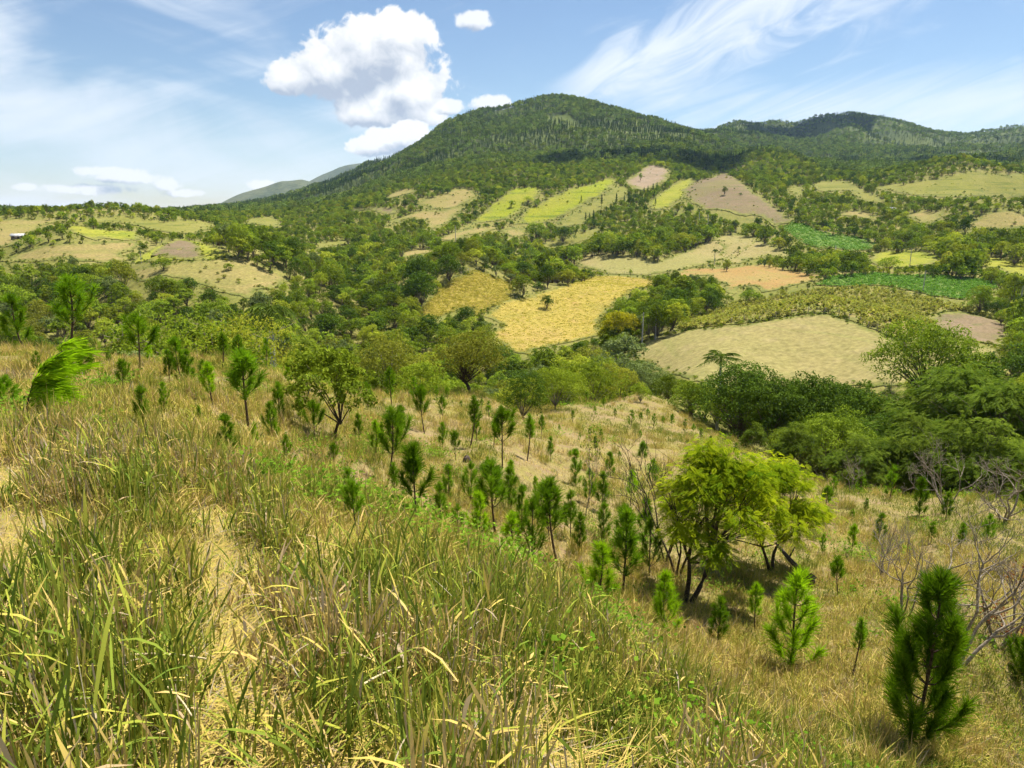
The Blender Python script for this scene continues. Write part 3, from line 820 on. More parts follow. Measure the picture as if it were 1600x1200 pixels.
def broadleaf(seed, h, w, leaf, n_leaf, lsize, bark='bark', lobes=14, trunk=0.28, flat=0.8, trunk_r=None, aspect=0.55, gap=0.0, under=0.35, cut=0.0):
    """A broadleaved tree: forked trunk with limbs, crown of leaf clusters with gaps between them."""
    rng = np.random.default_rng(seed)
    r = trunk_r or h * 0.022
    tz = h * trunk
    ch = h - tz
    C = []
    for k in range(lobes):
        th = k * 2.399963 + rng.uniform(-.4, .4)
        f = math.sqrt((k + 0.5) / lobes)
        zz = (1 - f * f) ** 0.5
        z = tz + ch * (0.30 + 0.42 * zz * rng.uniform(0.75, 1.15) + rng.uniform(-0.20, 0.08) * (f > 0.5))
        C.append((math.cos(th) * f * w * 0.36 * rng.uniform(0.8, 1.15), math.sin(th) * f * w * 0.36 * rng.uniform(0.8, 1.15), z))
    C = np.array(C)
    R = rng.uniform(0.16, 0.25, lobes) * w * (1.0 + 0.25 * (lobes < 10))
    tb = MB()
    bend = rng.normal(0, 0.04 * h, 2)
    fork = np.array([bend[0], bend[1], tz * 0.95])
    tb.tube(bez(np.array([0, 0, -0.4]), np.array([0, 0, tz * 0.5]), fork, 5), np.linspace(r * 1.25, r * 0.8, 5), 7)
    for k in range(lobes):
        mid = fork * 0.5 + C[k] * 0.5 + rng.normal(0, 0.04 * w, 3) + np.array([0, 0, ch * 0.05])
        tb.tube(bez(fork - np.array([0, 0, tz * 0.15]), mid, C[k], 5), np.linspace(r * 0.5, r * 0.1, 5), 5)
    cr = MB()
    # each limb carries a head of foliage; each head is made of small rounded sprays
    ns = 11
    sub = unit(rng.normal(0, 1, (lobes, ns, 3)))
    sub[..., 2] = np.where(sub[..., 2] < -0.3, np.where(rng.uniform(0, 1, sub.shape[:2]) > under, -sub[..., 2], sub[..., 2]), sub[..., 2])
    SC_ = (C[:, None] + sub * (R[:, None] * rng.uniform(0.62, 1.0, (lobes, ns)))[..., None] * np.array([1, 1, flat])).reshape(-1, 3)
    SR = (R[:, None] * rng.uniform(0.26, 0.46, (lobes, ns))).reshape(-1)
    wts = SR ** 2 / np.sum(SR ** 2)
    sidx = rng.choice(lobes * ns, n_leaf, p=wts)
    idx = sidx // ns
    up_ = unit(sub.reshape(-1, 3)[sidx] * 0.6 + np.array([0, 0, 0.5]))
    dirs = unit(rng.normal(0, 1, (n_leaf, 3)))
    dirs = np.where((np.sum(dirs * up_, 1) < -0.15)[:, None], -dirs, dirs)
    P = SC_[sidx] + dirs * (SR[sidx] * (0.72 + 0.34 * rng.uniform(0, 1, n_leaf)))[:, None] * np.array([1, 1, 0.85])
    if gap > 0:
        g = np.sin(P[:, 0] * 7 / w + seed) * np.sin(P[:, 1] * 9 / w) * np.sin(P[:, 2] * 11 / w + 1)
        keep = g < 1 - gap
        P, dirs, idx = P[keep], dirs[keep], idx[keep]
    if cut:
        keep = P[:, 2] > cut
        P, dirs, idx = P[keep], dirs[keep], idx[keep]
    ltint = rng.uniform(0.15, 0.8, lobes)
    tint = np.clip(ltint[idx] * 0.55 + rng.beta(2, 2, len(P)) * 0.55, 0, 1)
    N = unit(dirs + np.array([0, 0, 0.25]))
    leaves(cr, P, N, lsize, rng, tint, aspect, 0.38)
    nm = 'crown'
    return tb.mesh('trunk', bark, True), cr.mesh(nm, leaf)


def conifer_far(seed, h, w, n, size, leaf='needle_far'):
    """A grown pine as seen from far off: tall, narrow, ragged tiers."""
    rng = np.random.default_rng(seed)
    cr = MB()
    z = h * (0.22 + 0.78 * rng.uniform(0, 1, n) ** 0.9)
    tier = 0.72 + 0.4 * np.sin(z / h * 34 + rng.uniform(0, 6))
    rr = w * 0.5 * (1.02 - z / h) ** 0.75 * tier * np.sqrt(rng.uniform(0.15, 1, n))
    th = rng.uniform(0, 2 * math.pi, n)
    P = np.stack([np.cos(th) * rr, np.sin(th) * rr, z], 1)
    N = unit(np.stack([np.cos(th), np.sin(th), np.full(n, 0.7)], 1))
    leaves(cr, P, N, size, rng, rng.uniform(0, 1, n), 0.5, 0.5)
    tb = MB()
    tb.tube(np.array([[0, 0, -0.4], [0, 0, h * 0.5], [0, 0, h * 0.97]]), np.array([h * 0.016, h * 0.011, 0.02]), 5)
    return tb.mesh('trunk', 'bark_pine', True), cr.mesh('crown', leaf)


def needles(cr, B, D, ln, wd, rng, tint):
    """Thin tapering needles rooted at B, pointing along D."""
    n = len(B)
    side = unit(np.cross(D, rng.normal(0, 1, (n, 3))))
    L = (ln * rng.uniform(0.7, 1.2, n))[:, None]
    sag = np.array([0, 0, -1.0]) * L * 0.12
    v = np.stack([B - side * wd, B + side * wd, B + D * L * 0.6 + side * wd * 0.8 + sag * 0.3, B + D * L + sag], 1).reshape(-1, 3)
    i = np.arange(n)[:, None] * 4
    cr.add(v, tri=np.concatenate([i + [0, 1, 2], i + [0, 2, 3]], 0), tint=np.repeat(tint, 4))


def young_pine(seed, h, bare=0.3, n_needle=2600, ln=0.15, wd=0.0028, spread=0.30, whorls=6, mat='needle', wind=0.0, taper=1.0, topt=1.0):
    """A planted pine a few years old: one stem, whorls of upswept shoots, each a brush of long needles."""
    rng = np.random.default_rng(seed)
    tb, cr = MB(), MB()
    lean = rng.normal(0, 0.05 * h, 2)
    stem = bez(np.array([0, 0, -0.15]), np.array([lean[0] * 1.5, lean[1] * 1.5, h * 0.5]), np.array([lean[0], lean[1], h * 0.93]), 8)
    tb.tube(stem, np.linspace(0.011 * h, 0.003 * h, 8) + 0.004, 6)

    def at(z): return np.array([np.interp(z, stem[:, 2], stem[:, 0]), np.interp(z, stem[:, 2], stem[:, 1]), z])
    shoots = []      # (start, ctrl, end, weight)
    for k in range(whorls):
        f = k / max(1, whorls - 1)
        z = h * (bare + (0.80 - bare) * f)
        nb = rng.integers(2, 6)
        for b in range(nb):
            th = (b + rng.uniform(-.3, .3)) / nb * 2 * math.pi + k * 1.1
            prof = (1.0 - 0.72 * f ** taper) * (0.72 + 0.28 * min(1, f * 4 + 0.3))
            L = spread * h * prof * rng.uniform(0.5, 1.35)
            s = at(z)
            up = L * rng.uniform(1.1, 2.1)
            e = s + np.array([math.cos(th) * L, math.sin(th) * L, up])
            if wind: e = e + np.array([wind * L * 1.3, 0, -0.25 * L * abs(wind)])
            c = s + np.array([math.cos(th) * L * 0.7, math.sin(th) * L * 0.7, up * 0.2])
            shoots.append((s, c, e, L))
            tb.tube(bez(s, c, e, 4), np.linspace(0.0045 * h, 0.0018 * h, 4), 4, False)
    s = at(h * 0.72)
    e = np.array([lean[0] + wind * 0.2 * h, lean[1], h * 0.93])
    shoots.append((s, (s + e) / 2, e, h * 0.30 * topt))
    wt = np.array([q[3] for q in shoots]) ** 0.75 + 0.05
    idx = rng.choice(len(shoots), n_needle, p=wt / wt.sum())
    S = np.array([q[0] for q in shoots])[idx]; C = np.array([q[1] for q in shoots])[idx]; Ee = np.array([q[2] for q in shoots])[idx]
    t = (0.30 + 0.70 * rng.uniform(0, 1, n_needle) ** 0.6)[:, None]
    B = (1 - t) ** 2 * S + 2 * t * (1 - t) * C + t ** 2 * Ee
    T = unit(2 * (1 - t) * (C - S) + 2 * t * (Ee - C))
    D = unit(T * 0.9 + rng.normal(0, 0.42, (n_needle, 3)) + np.array([wind * 1.6, 0, 0.22]))
    stint = rng.uniform(0.1, 0.75, len(shoots))
    needles(cr, B, D, ln, wd, rng, np.clip(stint[idx] * 0.6 + rng.uniform(0, 0.5, n_needle), 0, 1))
    return tb.mesh('trunk', 'bark_pine', True), cr.mesh('needles', mat)


def windswept_pine(seed, h, reach, n_needle, ln, wd, mat):
    """A soft young pine laid over by the wind: every shoot and needle streams to one side."""
    rng = np.random.default_rng(seed)
    tb, cr = MB(), MB()
    shoots = []
    stem = bez(np.array([0, 0, -.15]), np.array([reach * .05, 0, h * .6]), np.array([reach * .55, 0, h * .92]), 8)
    tb.tube(stem, np.linspace(.022, .006, 8), 6)
    for k in range(22):
        t = rng.uniform(.0, 1.0) ** 1.2
        s = np.array([np.interp(t * 7, np.arange(8), stem[:, i]) for i in range(3)])
        L = reach * rng.uniform(.35, .62) * (1.1 - .45 * t)
        y = rng.normal(0, .35) * L
        e = s + np.array([L * rng.uniform(.7, 1.0), y, L * rng.uniform(.15, .75)])
        c = s + np.array([L * .2, y * .6, L * .35])
        shoots.append((s, c, e)); tb.tube(bez(s, c, e, 4), np.linspace(.008, .003, 4), 4, False)
    idx = rng.integers(0, len(shoots), n_needle)
    S, C, E2 = (np.array([q[i] for q in shoots])[idx] for i in range(3))
    t = rng.uniform(.05, 1, n_needle)[:, None]
    B = (1 - t) ** 2 * S + 2 * t * (1 - t) * C + t ** 2 * E2
    T = unit(2 * (1 - t) * (C - S) + 2 * t * (E2 - C))
    D = unit(T * .8 + rng.normal(0, .26, (n_needle, 3)) + np.array([.6, 0, .12]))
    st = rng.uniform(0, .6, len(shoots))
    needles(cr, B, D, ln, wd, rng, np.clip(st[idx] + rng.uniform(0, .5, n_needle), 0, 1))
    return tb.mesh('trunk', 'bark_pine', True), cr.mesh('needles', mat)


def royal_palm(seed, h, n_frond=15, fl=3.0, leaflets=22, trunk_r=0.22, droop=1.0):
    rng = np.random.default_rng(seed)
    tb = MB()
    zs = np.array([-0.4, 0.0, h * 0.15, h * 0.45, h * 0.7, h * 0.86, h * 0.9])
    lean = rng.normal(0, 0.012 * h, 2)
    P = np.stack([lean[0] * (zs / h) ** 2, lean[1] * (zs / h) ** 2, zs], 1)
    tb.tube(P, trunk_r * np.array([1.15, 1.1, 0.85, 1.0, 0.95, 0.7, 0.62]), 8)
    top = P[-1]
    cr = MB()
    out_m = []
    cr.tube(np.array([top, top + [0, 0, h * 0.06 + 0.5], top + [0, 0, h * 0.09 + 1.0]]), np.array([trunk_r * 0.72, trunk_r * 0.5, 0.04]), 7)
    cen = top + np.array([0, 0, h * 0.06 + 0.5])
    shaft = cr.mesh('crownshaft', 'leaf_palm')
    for k in range(n_frond):
        cr = MB()
        th = k * 2.399963 + rng.uniform(-.2, .2)
        el = math.radians(78 - 95 * (k / (n_frond - 1)) + rng.uniform(-8, 8))
        out = np.array([math.cos(th), math.sin(th), 0])
        L = fl * rng.uniform(0.85, 1.1)
        p1 = cen + (out * math.cos(el) + np.array([0, 0, math.sin(el)])) * L * 0.55
        p2 = cen + out * L * (0.62 + 0.3 * math.cos(el)) + np.array([0, 0, math.sin(el) * L * 0.55 - L * 0.42 * droop])
        pts = bez(cen, p1, p2, 7)
        cr.tube(pts, np.linspace(0.035, 0.012, 7), 3, False)
        t = np.repeat(np.linspace(0.14, 1.0, leaflets), 2)
        sgn = np.tile([1.0, -1.0], leaflets)
        B = np.stack([np.interp(t * 6, np.arange(7), pts[:, i]) for i in range(3)], 1)
        T = unit(np.gradient(pts, axis=0)); T = np.stack([np.interp(t * 6, np.arange(7), T[:, i]) for i in range(3)], 1)
        sd = unit(np.cross(T, np.array([0, 0, 1.0])))
        ll = fl * 0.27 * np.sin(np.clip(t, 0.05, 0.97) * math.pi * 0.85 + 0.35)
        D = unit(sd * sgn[:, None] + T * 0.75 + rng.normal(0, 0.15, (len(t), 3)) + np.array([0, 0, -0.35]))
        E2 = B + D * ll[:, None] + np.array([0, 0, -1]) * (ll * 0.25)[:, None]
        M = B + D * (ll * 0.5)[:, None]
        wv = T * (fl * 0.016)
        v = np.stack([B, M + wv, E2, M - wv], 1).reshape(-1, 3)
        i = np.arange(len(t))[:, None] * 4
        cr.add(v, tri=np.concatenate([i + [0, 1, 2], i + [0, 2, 3]], 0), tint=np.repeat(rng.uniform(0.1, 0.9, len(t)), 4))
        out_m.append(cr.mesh('frond', 'leaf_palm'))
    return [tb.mesh('trunk', 'palm_trunk', True), shaft] + out_m


def branching(rng, base, d, L, r, depth, tb, tips, nb=(2, 4), spread=0.55, shrink=0.68, up=0.12, wig=0.14, sides=5, segs=4, side_p=0.7):
    """Grow a limb and its forks; collect tip points."""
    pts = [np.array(base, float)]
    dd = unit(np.array(d, float))
    for k in range(segs):
        dd = unit(dd + rng.normal(0, wig, 3) + np.array([0, 0, up]))
        pts.append(pts[-1] + dd * L / segs)
    pts = np.array(pts)
    tb.tube(pts, np.linspace(r, r * 0.62, len(pts)), sides if depth > 1 else 4, depth == 0)
    if depth == 0:
        tips.append((pts[-1], dd, pts)); return
    n = rng.integers(nb[0], nb[1] + 1)
    for b in range(n):
        t = 1.0 if b < 2 else rng.uniform(0.35, 0.9)
        p = np.array([np.interp(t * segs, np.arange(segs + 1), pts[:, i]) for i in range(3)])
        nd = unit(dd + rng.normal(0, spread, 3))
        branching(rng, p, nd, L * shrink * rng.uniform(0.75, 1.2), r * 0.60, depth - 1, tb, tips, nb, spread, shrink, up, wig, sides, segs, side_p)


def bare_shrub(seed, h, stems=3, depth=4, r=0.03, bark='bark_grey', leaf=None, n_leaf=0, lsize=0.06, spread=0.5, lean=(0, 0), up=0.1):
    rng = np.random.default_rng(seed)
    tb, tips = MB(), []
    for k in range(stems):
        th = k * 2.4 + rng.uniform(-.5, .5)
        d = np.array([math.cos(th) * 0.35 + lean[0], math.sin(th) * 0.35 + lean[1], 1.0])
        branching(rng, (math.cos(th) * r, math.sin(th) * r, -0.15), d, h * 0.40 * rng.uniform(0.8, 1.1), r, depth, tb, tips, (2, 3), spread, 0.66, up, 0.15)
    tm = tb.mesh('branches', bark, True)
    lm = None
    if leaf and n_leaf:
        cr = MB()
        ii = rng.integers(0, len(tips), n_leaf)
        P = np.array([tips[i][2][rng.integers(1, 5)] for i in ii]) + rng.normal(0, lsize * 1.3, (n_leaf, 3))
        leaves(cr, P, np.tile([0, 0, 1.0], (n_leaf, 1)), lsize, rng, rng.uniform(0, 1, n_leaf), 0.5, 0.7)
        lm = cr.mesh('leaves', leaf)
    return tm, lm


def feathery(seed, h, w, leaf, n_frond, fl=0.2, pairs=7, stems=2, r=0.07, bark='bark_dark', off=(0, 0), pads=16, trunk=0.3, flat=0.32, wide=1.0):
    """A fine-leaved legume tree: leaning stems that fork into limbs, crown of layered pads of feather leaves."""
    rng = np.random.default_rng(seed)
    tb = MB()
    C, R = [], []
    for k in range(pads):
        th = k * 2.399963 + rng.uniform(-.3, .3)
        f = math.sqrt((k + 0.4) / pads)
        z = h * (trunk + (0.93 - trunk) * (1 - f ** 2.2) ** 0.6 * rng.uniform(0.72, 1.0) + 0.06 * rng.uniform(0, 1))
        C.append((off[0] + math.cos(th) * f * w * 0.41, off[1] + math.sin(th) * f * w * 0.41, z)); R.append(w * rng.uniform(0.11, 0.19))
    C = np.array(C); R = np.array(R)
    forks = []
    for k in range(stems):
        th = k * 6.283 / stems + 0.5
        b0 = np.array([math.cos(th) * r * 1.3, math.sin(th) * r * 1.3, -0.2])
        f1 = np.array([off[0] * 0.45 + math.cos(th) * w * 0.10, off[1] * 0.45 + math.sin(th) * w * 0.10, h * trunk * rng.uniform(0.9, 1.2)])
        mid = (b0 + f1) / 2 + rng.normal(0, 0.03 * h, 3) * np.array([1, 1, 0.3])
        tb.tube(bez(b0, mid, f1, 6), np.linspace(r, r * 0.66, 6), 7)
        forks.append(f1)
    forks = np.array(forks)
    for k in range(pads):
        f1 = forks[np.argmin(np.hypot(*(forks[:, :2] - C[k, :2]).T))]
        mid = f1 * 0.55 + C[k] * 0.45 + rng.normal(0, 0.035 * h, 3)
        pts = bez(f1, mid, C[k], 6)
        tb.tube(pts, np.linspace(r * 0.5, r * 0.12, 6), 5)
        for q in range(6):
            e = C[k] + rng.normal(0, 0.6, 3) * R[k] * np.array([1.2, 1.2, 0.35])
            tb.tube(bez(pts[3], (pts[4] + e) / 2, e, 4), np.linspace(r * 0.13, r * 0.04, 4), 4, False)
    cr = MB()
    ii = rng.choice(pads, n_frond, p=R ** 2 / np.sum(R ** 2))
    q = unit(rng.normal(0, 1, (n_frond, 3)))
    q[:, 2] = np.where(q[:, 2] < -0.2, -q[:, 2], q[:, 2])
    lump = unit(rng.normal(0, 1, (pads, 14, 3)))[ii, rng.integers(0, 14, n_frond)]
    q = q * 0.6 + lump * 0.5
    P = C[ii] + q * (R[ii] * rng.uniform(0.55, 1.15, n_frond))[:, None] * np.array([wide, wide, flat / 0.5])
    P[:, 2] = np.maximum(P[:, 2], h * trunk * 0.55)
    th = np.arctan2(q[:, 1], q[:, 0]) + rng.normal(0, 0.7, n_frond)
    D = unit(np.stack([np.cos(th), np.sin(th), rng.uniform(-0.6, 0.25, n_frond)], 1))
    N = unit(np.array([0, 0, 1.0]) + q * 0.5 + rng.normal(0, 0.3, (n_frond, 3)))
    W = unit(np.cross(N, D))
    cl = rng.uniform(0, 1, pads)
    tint = np.clip(0.5 * cl[ii] + 0.6 * rng.uniform(0, 1, n_frond), 0, 1)
    L = fl * rng.uniform(0.7, 1.3, n_frond)
    vs_, ts_ = [], []
    for k in range(pairs):
        t = (k + 0.7) / pairs
        ll = (L * 0.40 * math.sin(min(1, t) * math.pi * 0.75 + 0.45))[:, None]
        B = P + D * (L * t)[:, None] - np.array([0, 0, 1.0]) * (L * 0.3 * t * t)[:, None]
        for sgn in (1, -1):
            O = unit(W * sgn + D * 0.5)
            ww = D * (L * 0.55 / pairs)[:, None]
            vs_.append(np.stack([B - ww * 0.3, B + O * ll * 0.55 + ww, B + O * ll, B + O * ll * 0.5 - ww], 1)); ts_.append(tint)
    v = np.concatenate(vs_).reshape(-1, 3); tt = np.repeat(np.concatenate(ts_), 4)
    i = np.arange(len(v) // 4)[:, None] * 4
    cr.add(v, tri=np.concatenate([i + [0, 1, 2], i + [0, 2, 3]], 0), tint=tt)
    return tb.mesh('trunk', bark, True), cr.mesh('crown', leaf)


def plant(name, meshes, loc, rz, sc, label=None, cat=None, group=None, names=('trunk', 'crown')):
    """One plant as a thing: an empty at its foot, its woody part and its leaves as parts."""
    e = obj(name, None, None, loc, rz, sc)
    e.empty_display_size = 0.2
    if label: e['label'] = label
    if cat: e['category'] = cat
    if group: e['group'] = group
    for nm, me in zip(names, meshes):
        if me is not None: obj(nm, me, e)
    return e


# ------------------------------------------------------------------ instanced mass (grass, far woods, crops): one object each
def stuff(name, pts, rotz, scale, pick, meshes, label, cat, tilt=None):
    src = bpy.data.collections.new(name + '_source')
    for k, me in enumerate(meshes):
        o = bpy.data.objects.new('%s_%02d' % (name, k), me)
        src.objects.link(o)
    me = bpy.data.meshes.new(name)
    pts = np.asarray(pts, np.float32)
    me.vertices.add(len(pts))
    me.vertices.foreach_set('co', pts.ravel())
    rot = np.zeros((len(pts), 3), np.float32); rot[:, 2] = rotz
    if tilt is not None: rot[:, :2] = tilt
    a = me.attributes.new('rot', 'FLOAT_VECTOR', 'POINT'); a.data.foreach_set('vector', rot.ravel())
    sc = np.asarray(scale, np.float32)
    if sc.ndim == 1: sc = np.repeat(sc[:, None], 3, 1)
    a = me.attributes.new('scl', 'FLOAT_VECTOR', 'POINT'); a.data.foreach_set('vector', sc.ravel().copy())
    a = me.attributes.new('pick', 'INT', 'POINT'); a.data.foreach_set('value', np.asarray(pick, np.int32))
    o = obj(name, me, kind='stuff', label=label, category=cat)
    g = bpy.data.node_groups.new(name + '_spread', 'GeometryNodeTree')
    g.interface.new_socket('Geometry', in_out='INPUT', socket_type='NodeSocketGeometry')
    g.interface.new_socket('Geometry', in_out='OUTPUT', socket_type='NodeSocketGeometry')
    N = g.nodes.new
    gi, go = N('NodeGroupInput'), N('NodeGroupOutput')
    ci = N('GeometryNodeCollectionInfo'); ci.inputs['Collection'].default_value = src
    ci.inputs['Separate Children'].default_value = True; ci.inputs['Reset Children'].default_value = True
    iop = N('GeometryNodeInstanceOnPoints'); iop.inputs['Pick Instance'].default_value = True

    def named(nm, tp):
        n = N('GeometryNodeInputNamedAttribute'); n.data_type = tp; n.inputs['Name'].default_value = nm
        return [s for s in n.outputs if s.enabled and s.name == 'Attribute'][0]
    L = g.links.new
    L(gi.outputs[0], iop.inputs['Points']); L(ci.outputs[0], iop.inputs['Instance'])
    L(named('pick', 'INT'), iop.inputs['Instance Index'])
    L(named('rot', 'FLOAT_VECTOR'), iop.inputs['Rotation'])
    L(named('scl', 'FLOAT_VECTOR'), iop.inputs['Scale'])
    L(iop.outputs[0], go.inputs[0])
    md = o.modifiers.new('spread', 'NODES'); md.node_group = g
    return o


def join_meshes(name, ms):
    """Trunk and leaves of one far tree as a single mesh with two materials."""
    V, F3, T, MI, n = [], [], [], [], 0
    out = bpy.data.meshes.new(name)
    for k, me in enumerate(ms):
        co = np.zeros(len(me.vertices) * 3, np.float32); me.vertices.foreach_get('co', co)
        tv = np.zeros(len(me.vertices), np.float32); me.attributes['tint'].data.foreach_get('value', tv)
        me.calc_loop_triangles()
        tr = np.zeros(len(me.loop_triangles) * 3, np.int32); me.loop_triangles.foreach_get('vertices', tr)
        V.append(co.reshape(-1, 3)); T.append(tv); F3.append(tr.reshape(-1, 3) + n); MI.append(np.full(len(tr) // 3, k, np.int32)); n += len(tv)
    m = mesh_np(name, np.concatenate(V), np.concatenate(F3), np.concatenate(T))
    for me in ms: m.materials.append(me.materials[0])
    m.polygons.foreach_set('material_index', np.concatenate(MI))
    return m


# ------------------------------------------------------------------ woods in the valley and on the mountain
WOOD = {}
WOOD['wood'] = [broadleaf(100 + k, 9.0, w, 'leaf_wood', 2600, 0.40, lobes=l, trunk=t, flat=f) for k, (w, l, t, f) in enumerate(((8.5, 18, .08, .85), (7.0, 14, .12, .95), (9.5, 20, .10, .8), (6.5, 13, .14, 1.0)))]
WOOD['light'] = [broadleaf(120 + k, 8.0, w, 'leaf_light', 2200, 0.40, lobes=l, trunk=.10) for k, (w, l) in enumerate(((7.5, 13), (6.0, 10)))]
WOOD['mango'] = [broadleaf(130 + k, 9.0, 9.0, 'leaf_mango', 3000, 0.42, lobes=20, trunk=.06, flat=.95) for k in range(2)]
WOOD['pale'] = [broadleaf(140, 9.0, 8.0, 'leaf_pale', 1900, 0.5, lobes=14, trunk=.16, bark='bark_grey')]
WOOD['olive'] = [broadleaf(150, 8.0, 8.0, 'leaf_olive', 2000, 0.36, lobes=15, trunk=.12)]
FINE = {}
FINE['wood'] = [broadleaf(200 + k, 9.0, w, 'leaf_wood', 9000, 0.22, lobes=l, trunk=t, flat=.8) for k, (w, l, t) in enumerate(((8.5, 24, .12), (7.5, 20, .14)))]
FINE['mango'] = [broadleaf(210 + k, 9.0, 9.0, 'leaf_mango', 11000, 0.23, lobes=26, trunk=.12, flat=.9) for k in range(2)]
FINE['light'] = [broadleaf(220, 8.0, 7.0, 'leaf_light', 8000, 0.2, lobes=20, trunk=.18)]
FINE['olive'] = [broadleaf(230, 8.0, 8.0, 'leaf_olive', 7000, 0.2, lobes=22, trunk=.2, gap=.2)]
FINE['pale'] = [broadleaf(240, 9.0, 8.0, 'leaf_pale', 6000, 0.28, lobes=20, trunk=.25, bark='bark_grey')]
SHRUB = [broadleaf(300 + k, 2.6, 2.8, lf, 1500, 0.17, lobes=9, trunk=.06, trunk_r=.05) for k, lf in enumerate(('leaf_wood', 'leaf_light', 'leaf_mango', 'leaf_olive'))]
FAR = [join_meshes('far_tree', broadleaf(400 + k, 9.0, w, lf, 460, 0.95, lobes=l + 3, trunk=.06)) for k, (w, l, lf) in enumerate(((8.5, 10, 'leaf_wood'), (7, 8, 'leaf_wood'), (9.5, 11, 'leaf_wood'), (7, 9, 'leaf_light'), (8, 10, 'leaf_mango')))]
MTN = [join_meshes('mountain_tree', broadleaf(420 + k, 9.0, 8.0, 'leaf_far', 180, 1.35, lobes=8, trunk=.06)) for k in range(3)] + \
      [join_meshes('mountain_pine', conifer_far(440 + k, 13.0, 4.6, 150, 1.3)) for k in range(3)]


def sight_clear(x, y, z, n=40):
    """True where nothing of the land stands between the camera and the point."""
    ok = np.ones(len(x), bool)
    for t in np.linspace(0.02, 0.97, n) ** 1.4:
        ok &= H(x * t, y * t) < z * t + 0.3
    return ok


def covers_field(x, y, z, h, w):
    """Share of a crown's outline that would stand before a field in the photograph."""
    cnt = np.zeros(len(x)); tot = 0
    d = np.hypot(x, y); rx, ry = y / d, -x / d
    for hh, ww in ((0.98, 0), (0.85, -.3), (0.85, .3), (0.6, -.48), (0.6, .48), (0.6, 0), (0.3, -.4), (0.3, .4), (0.12, 0)):
        u, v, f = project(x + rx * ww * w, y + ry * ww * w, z + hh * h)
        ui = np.clip((u / 2).astype(int), 0, MSK_W - 1); vi = np.clip((v / 2).astype(int), 0, MSK_H - 1)
        on = (u >= 0) & (u < 1600) & (v >= 0) & (v < 1200)
        cnt += FMASK[vi, ui] & on; tot += 1
    return cnt / tot


def polar_scatter(d0, d1, a0, a1, spacing, rng):
    """Jittered points of even spacing between two distances."""
    xs, ys = [], []
    d = d0
    while d < d1:
        s = spacing(d)
        n = max(1, int((a1 - a0) * d / s))
        a = a0 + (np.arange(n) + rng.uniform(0, 1, n)) * (a1 - a0) / n
        r = d + rng.uniform(0, 1, n) * s
        xs.append(np.sin(a) * r); ys.append(np.cos(a) * r)
        d += s
    return np.concatenate(xs), np.concatenate(ys)


rng = np.random.default_rng(99)
A0, A1 = math.radians(-41), math.radians(41)
tx, ty = polar_scatter(46, 1060, A0, A1, lambda d: 4.6 if d < 260 else (5.4 if d < 500 else 5.2), rng)
td = np.hypot(tx, ty); ta = np.arctan2(tx, ty)
keep = td > crest(ta) + 5
tx, ty, td, ta = tx[keep], ty[keep], td[keep], ta[keep]
tz = H(tx, ty)
th_ = (4.0 + 7.5 * rng.uniform(0, 1, len(tx)) ** 1.4) * (0.85 + 0.3 * fbm(tx, ty, 60.0, 2, 71))
th_ = np.where((td < 110) & (ta > 0.2), np.minimum(th_, 8.0), th_)
# just beyond the near crest the ground is still high: only low trees, or they would hide the valley
vcap = np.interp(np.degrees(ta), [-40, -16, -8, 12, 16, 40], [512, 520, 560, 590, 560, 560])
zcap = td * np.tan(np.arctan((600 - vcap) / FPX) - PITCH) / 1.0
nearw = td < 135
th_ = np.where(nearw, np.clip(np.minimum(th_, zcap - tz), 1.6, None), th_)
th_ = np.where(td > 520, np.minimum(th_, 3.6 + 4.2 * rng.uniform(0, 1, len(tx))), th_)
th_ = np.where((td > 330) & (ta < math.radians(-14)), np.minimum(th_, 2.6 + 2.8 * rng.uniform(0, 1, len(tx))), th_)
tw_ = th_ * rng.uniform(0.8, 1.15, len(tx))
cov = covers_field(tx, ty, tz, th_, tw_)
# a tree too tall for its place gives way to a lower one, at last to a bush
for k in range(6):
    small = cov > 0.12
    th_[small] *= 0.74; tw_[small] *= 0.80
    cov[small] = covers_field(tx[small], ty[small], tz[small], th_[small], tw_[small])
keep = (cov < 0.12) & sight_clear(tx, ty, tz + th_ * 0.9)
open_ = fbm(tx, ty, 45.0, 2, 77) > 0.55
keep &= ~open_ | (td < 420)
tx, ty, td, ta, tz, th_, tw_ = (q[keep] for q in (tx, ty, td, ta, tz, th_, tw_))
kindn = fbm(tx, ty, 22.0, 2, 81) * 0.5 + rng.uniform(-0.6, 0.6, len(tx))
KN = np.where(kindn < -0.42, 'mango', np.where(kindn < 0.32, 'wood', np.where(kindn < 0.52, 'light', np.where(kindn < 0.60, 'pale', 'olive'))))
rz_ = rng.uniform(0, 6.28, len(tx))
show = th_ * tw_ / td ** 2
order = np.argsort(-show)
is_shrub = th_ < 3.6
ind_t = [i for i in order if not is_shrub[i]][:285]
ind_s = [i for i in order if is_shrub[i]][:230]
picked = set(ind_t) | set(ind_s)
LOOK = {'wood': 'mid green rounded broadleaf tree', 'light': 'fresh light green broadleaf tree', 'mango': 'dense dark green mango-like tree', 'pale': 'silvery pale green broadleaf tree', 'olive': 'thin olive green broadleaf tree'}


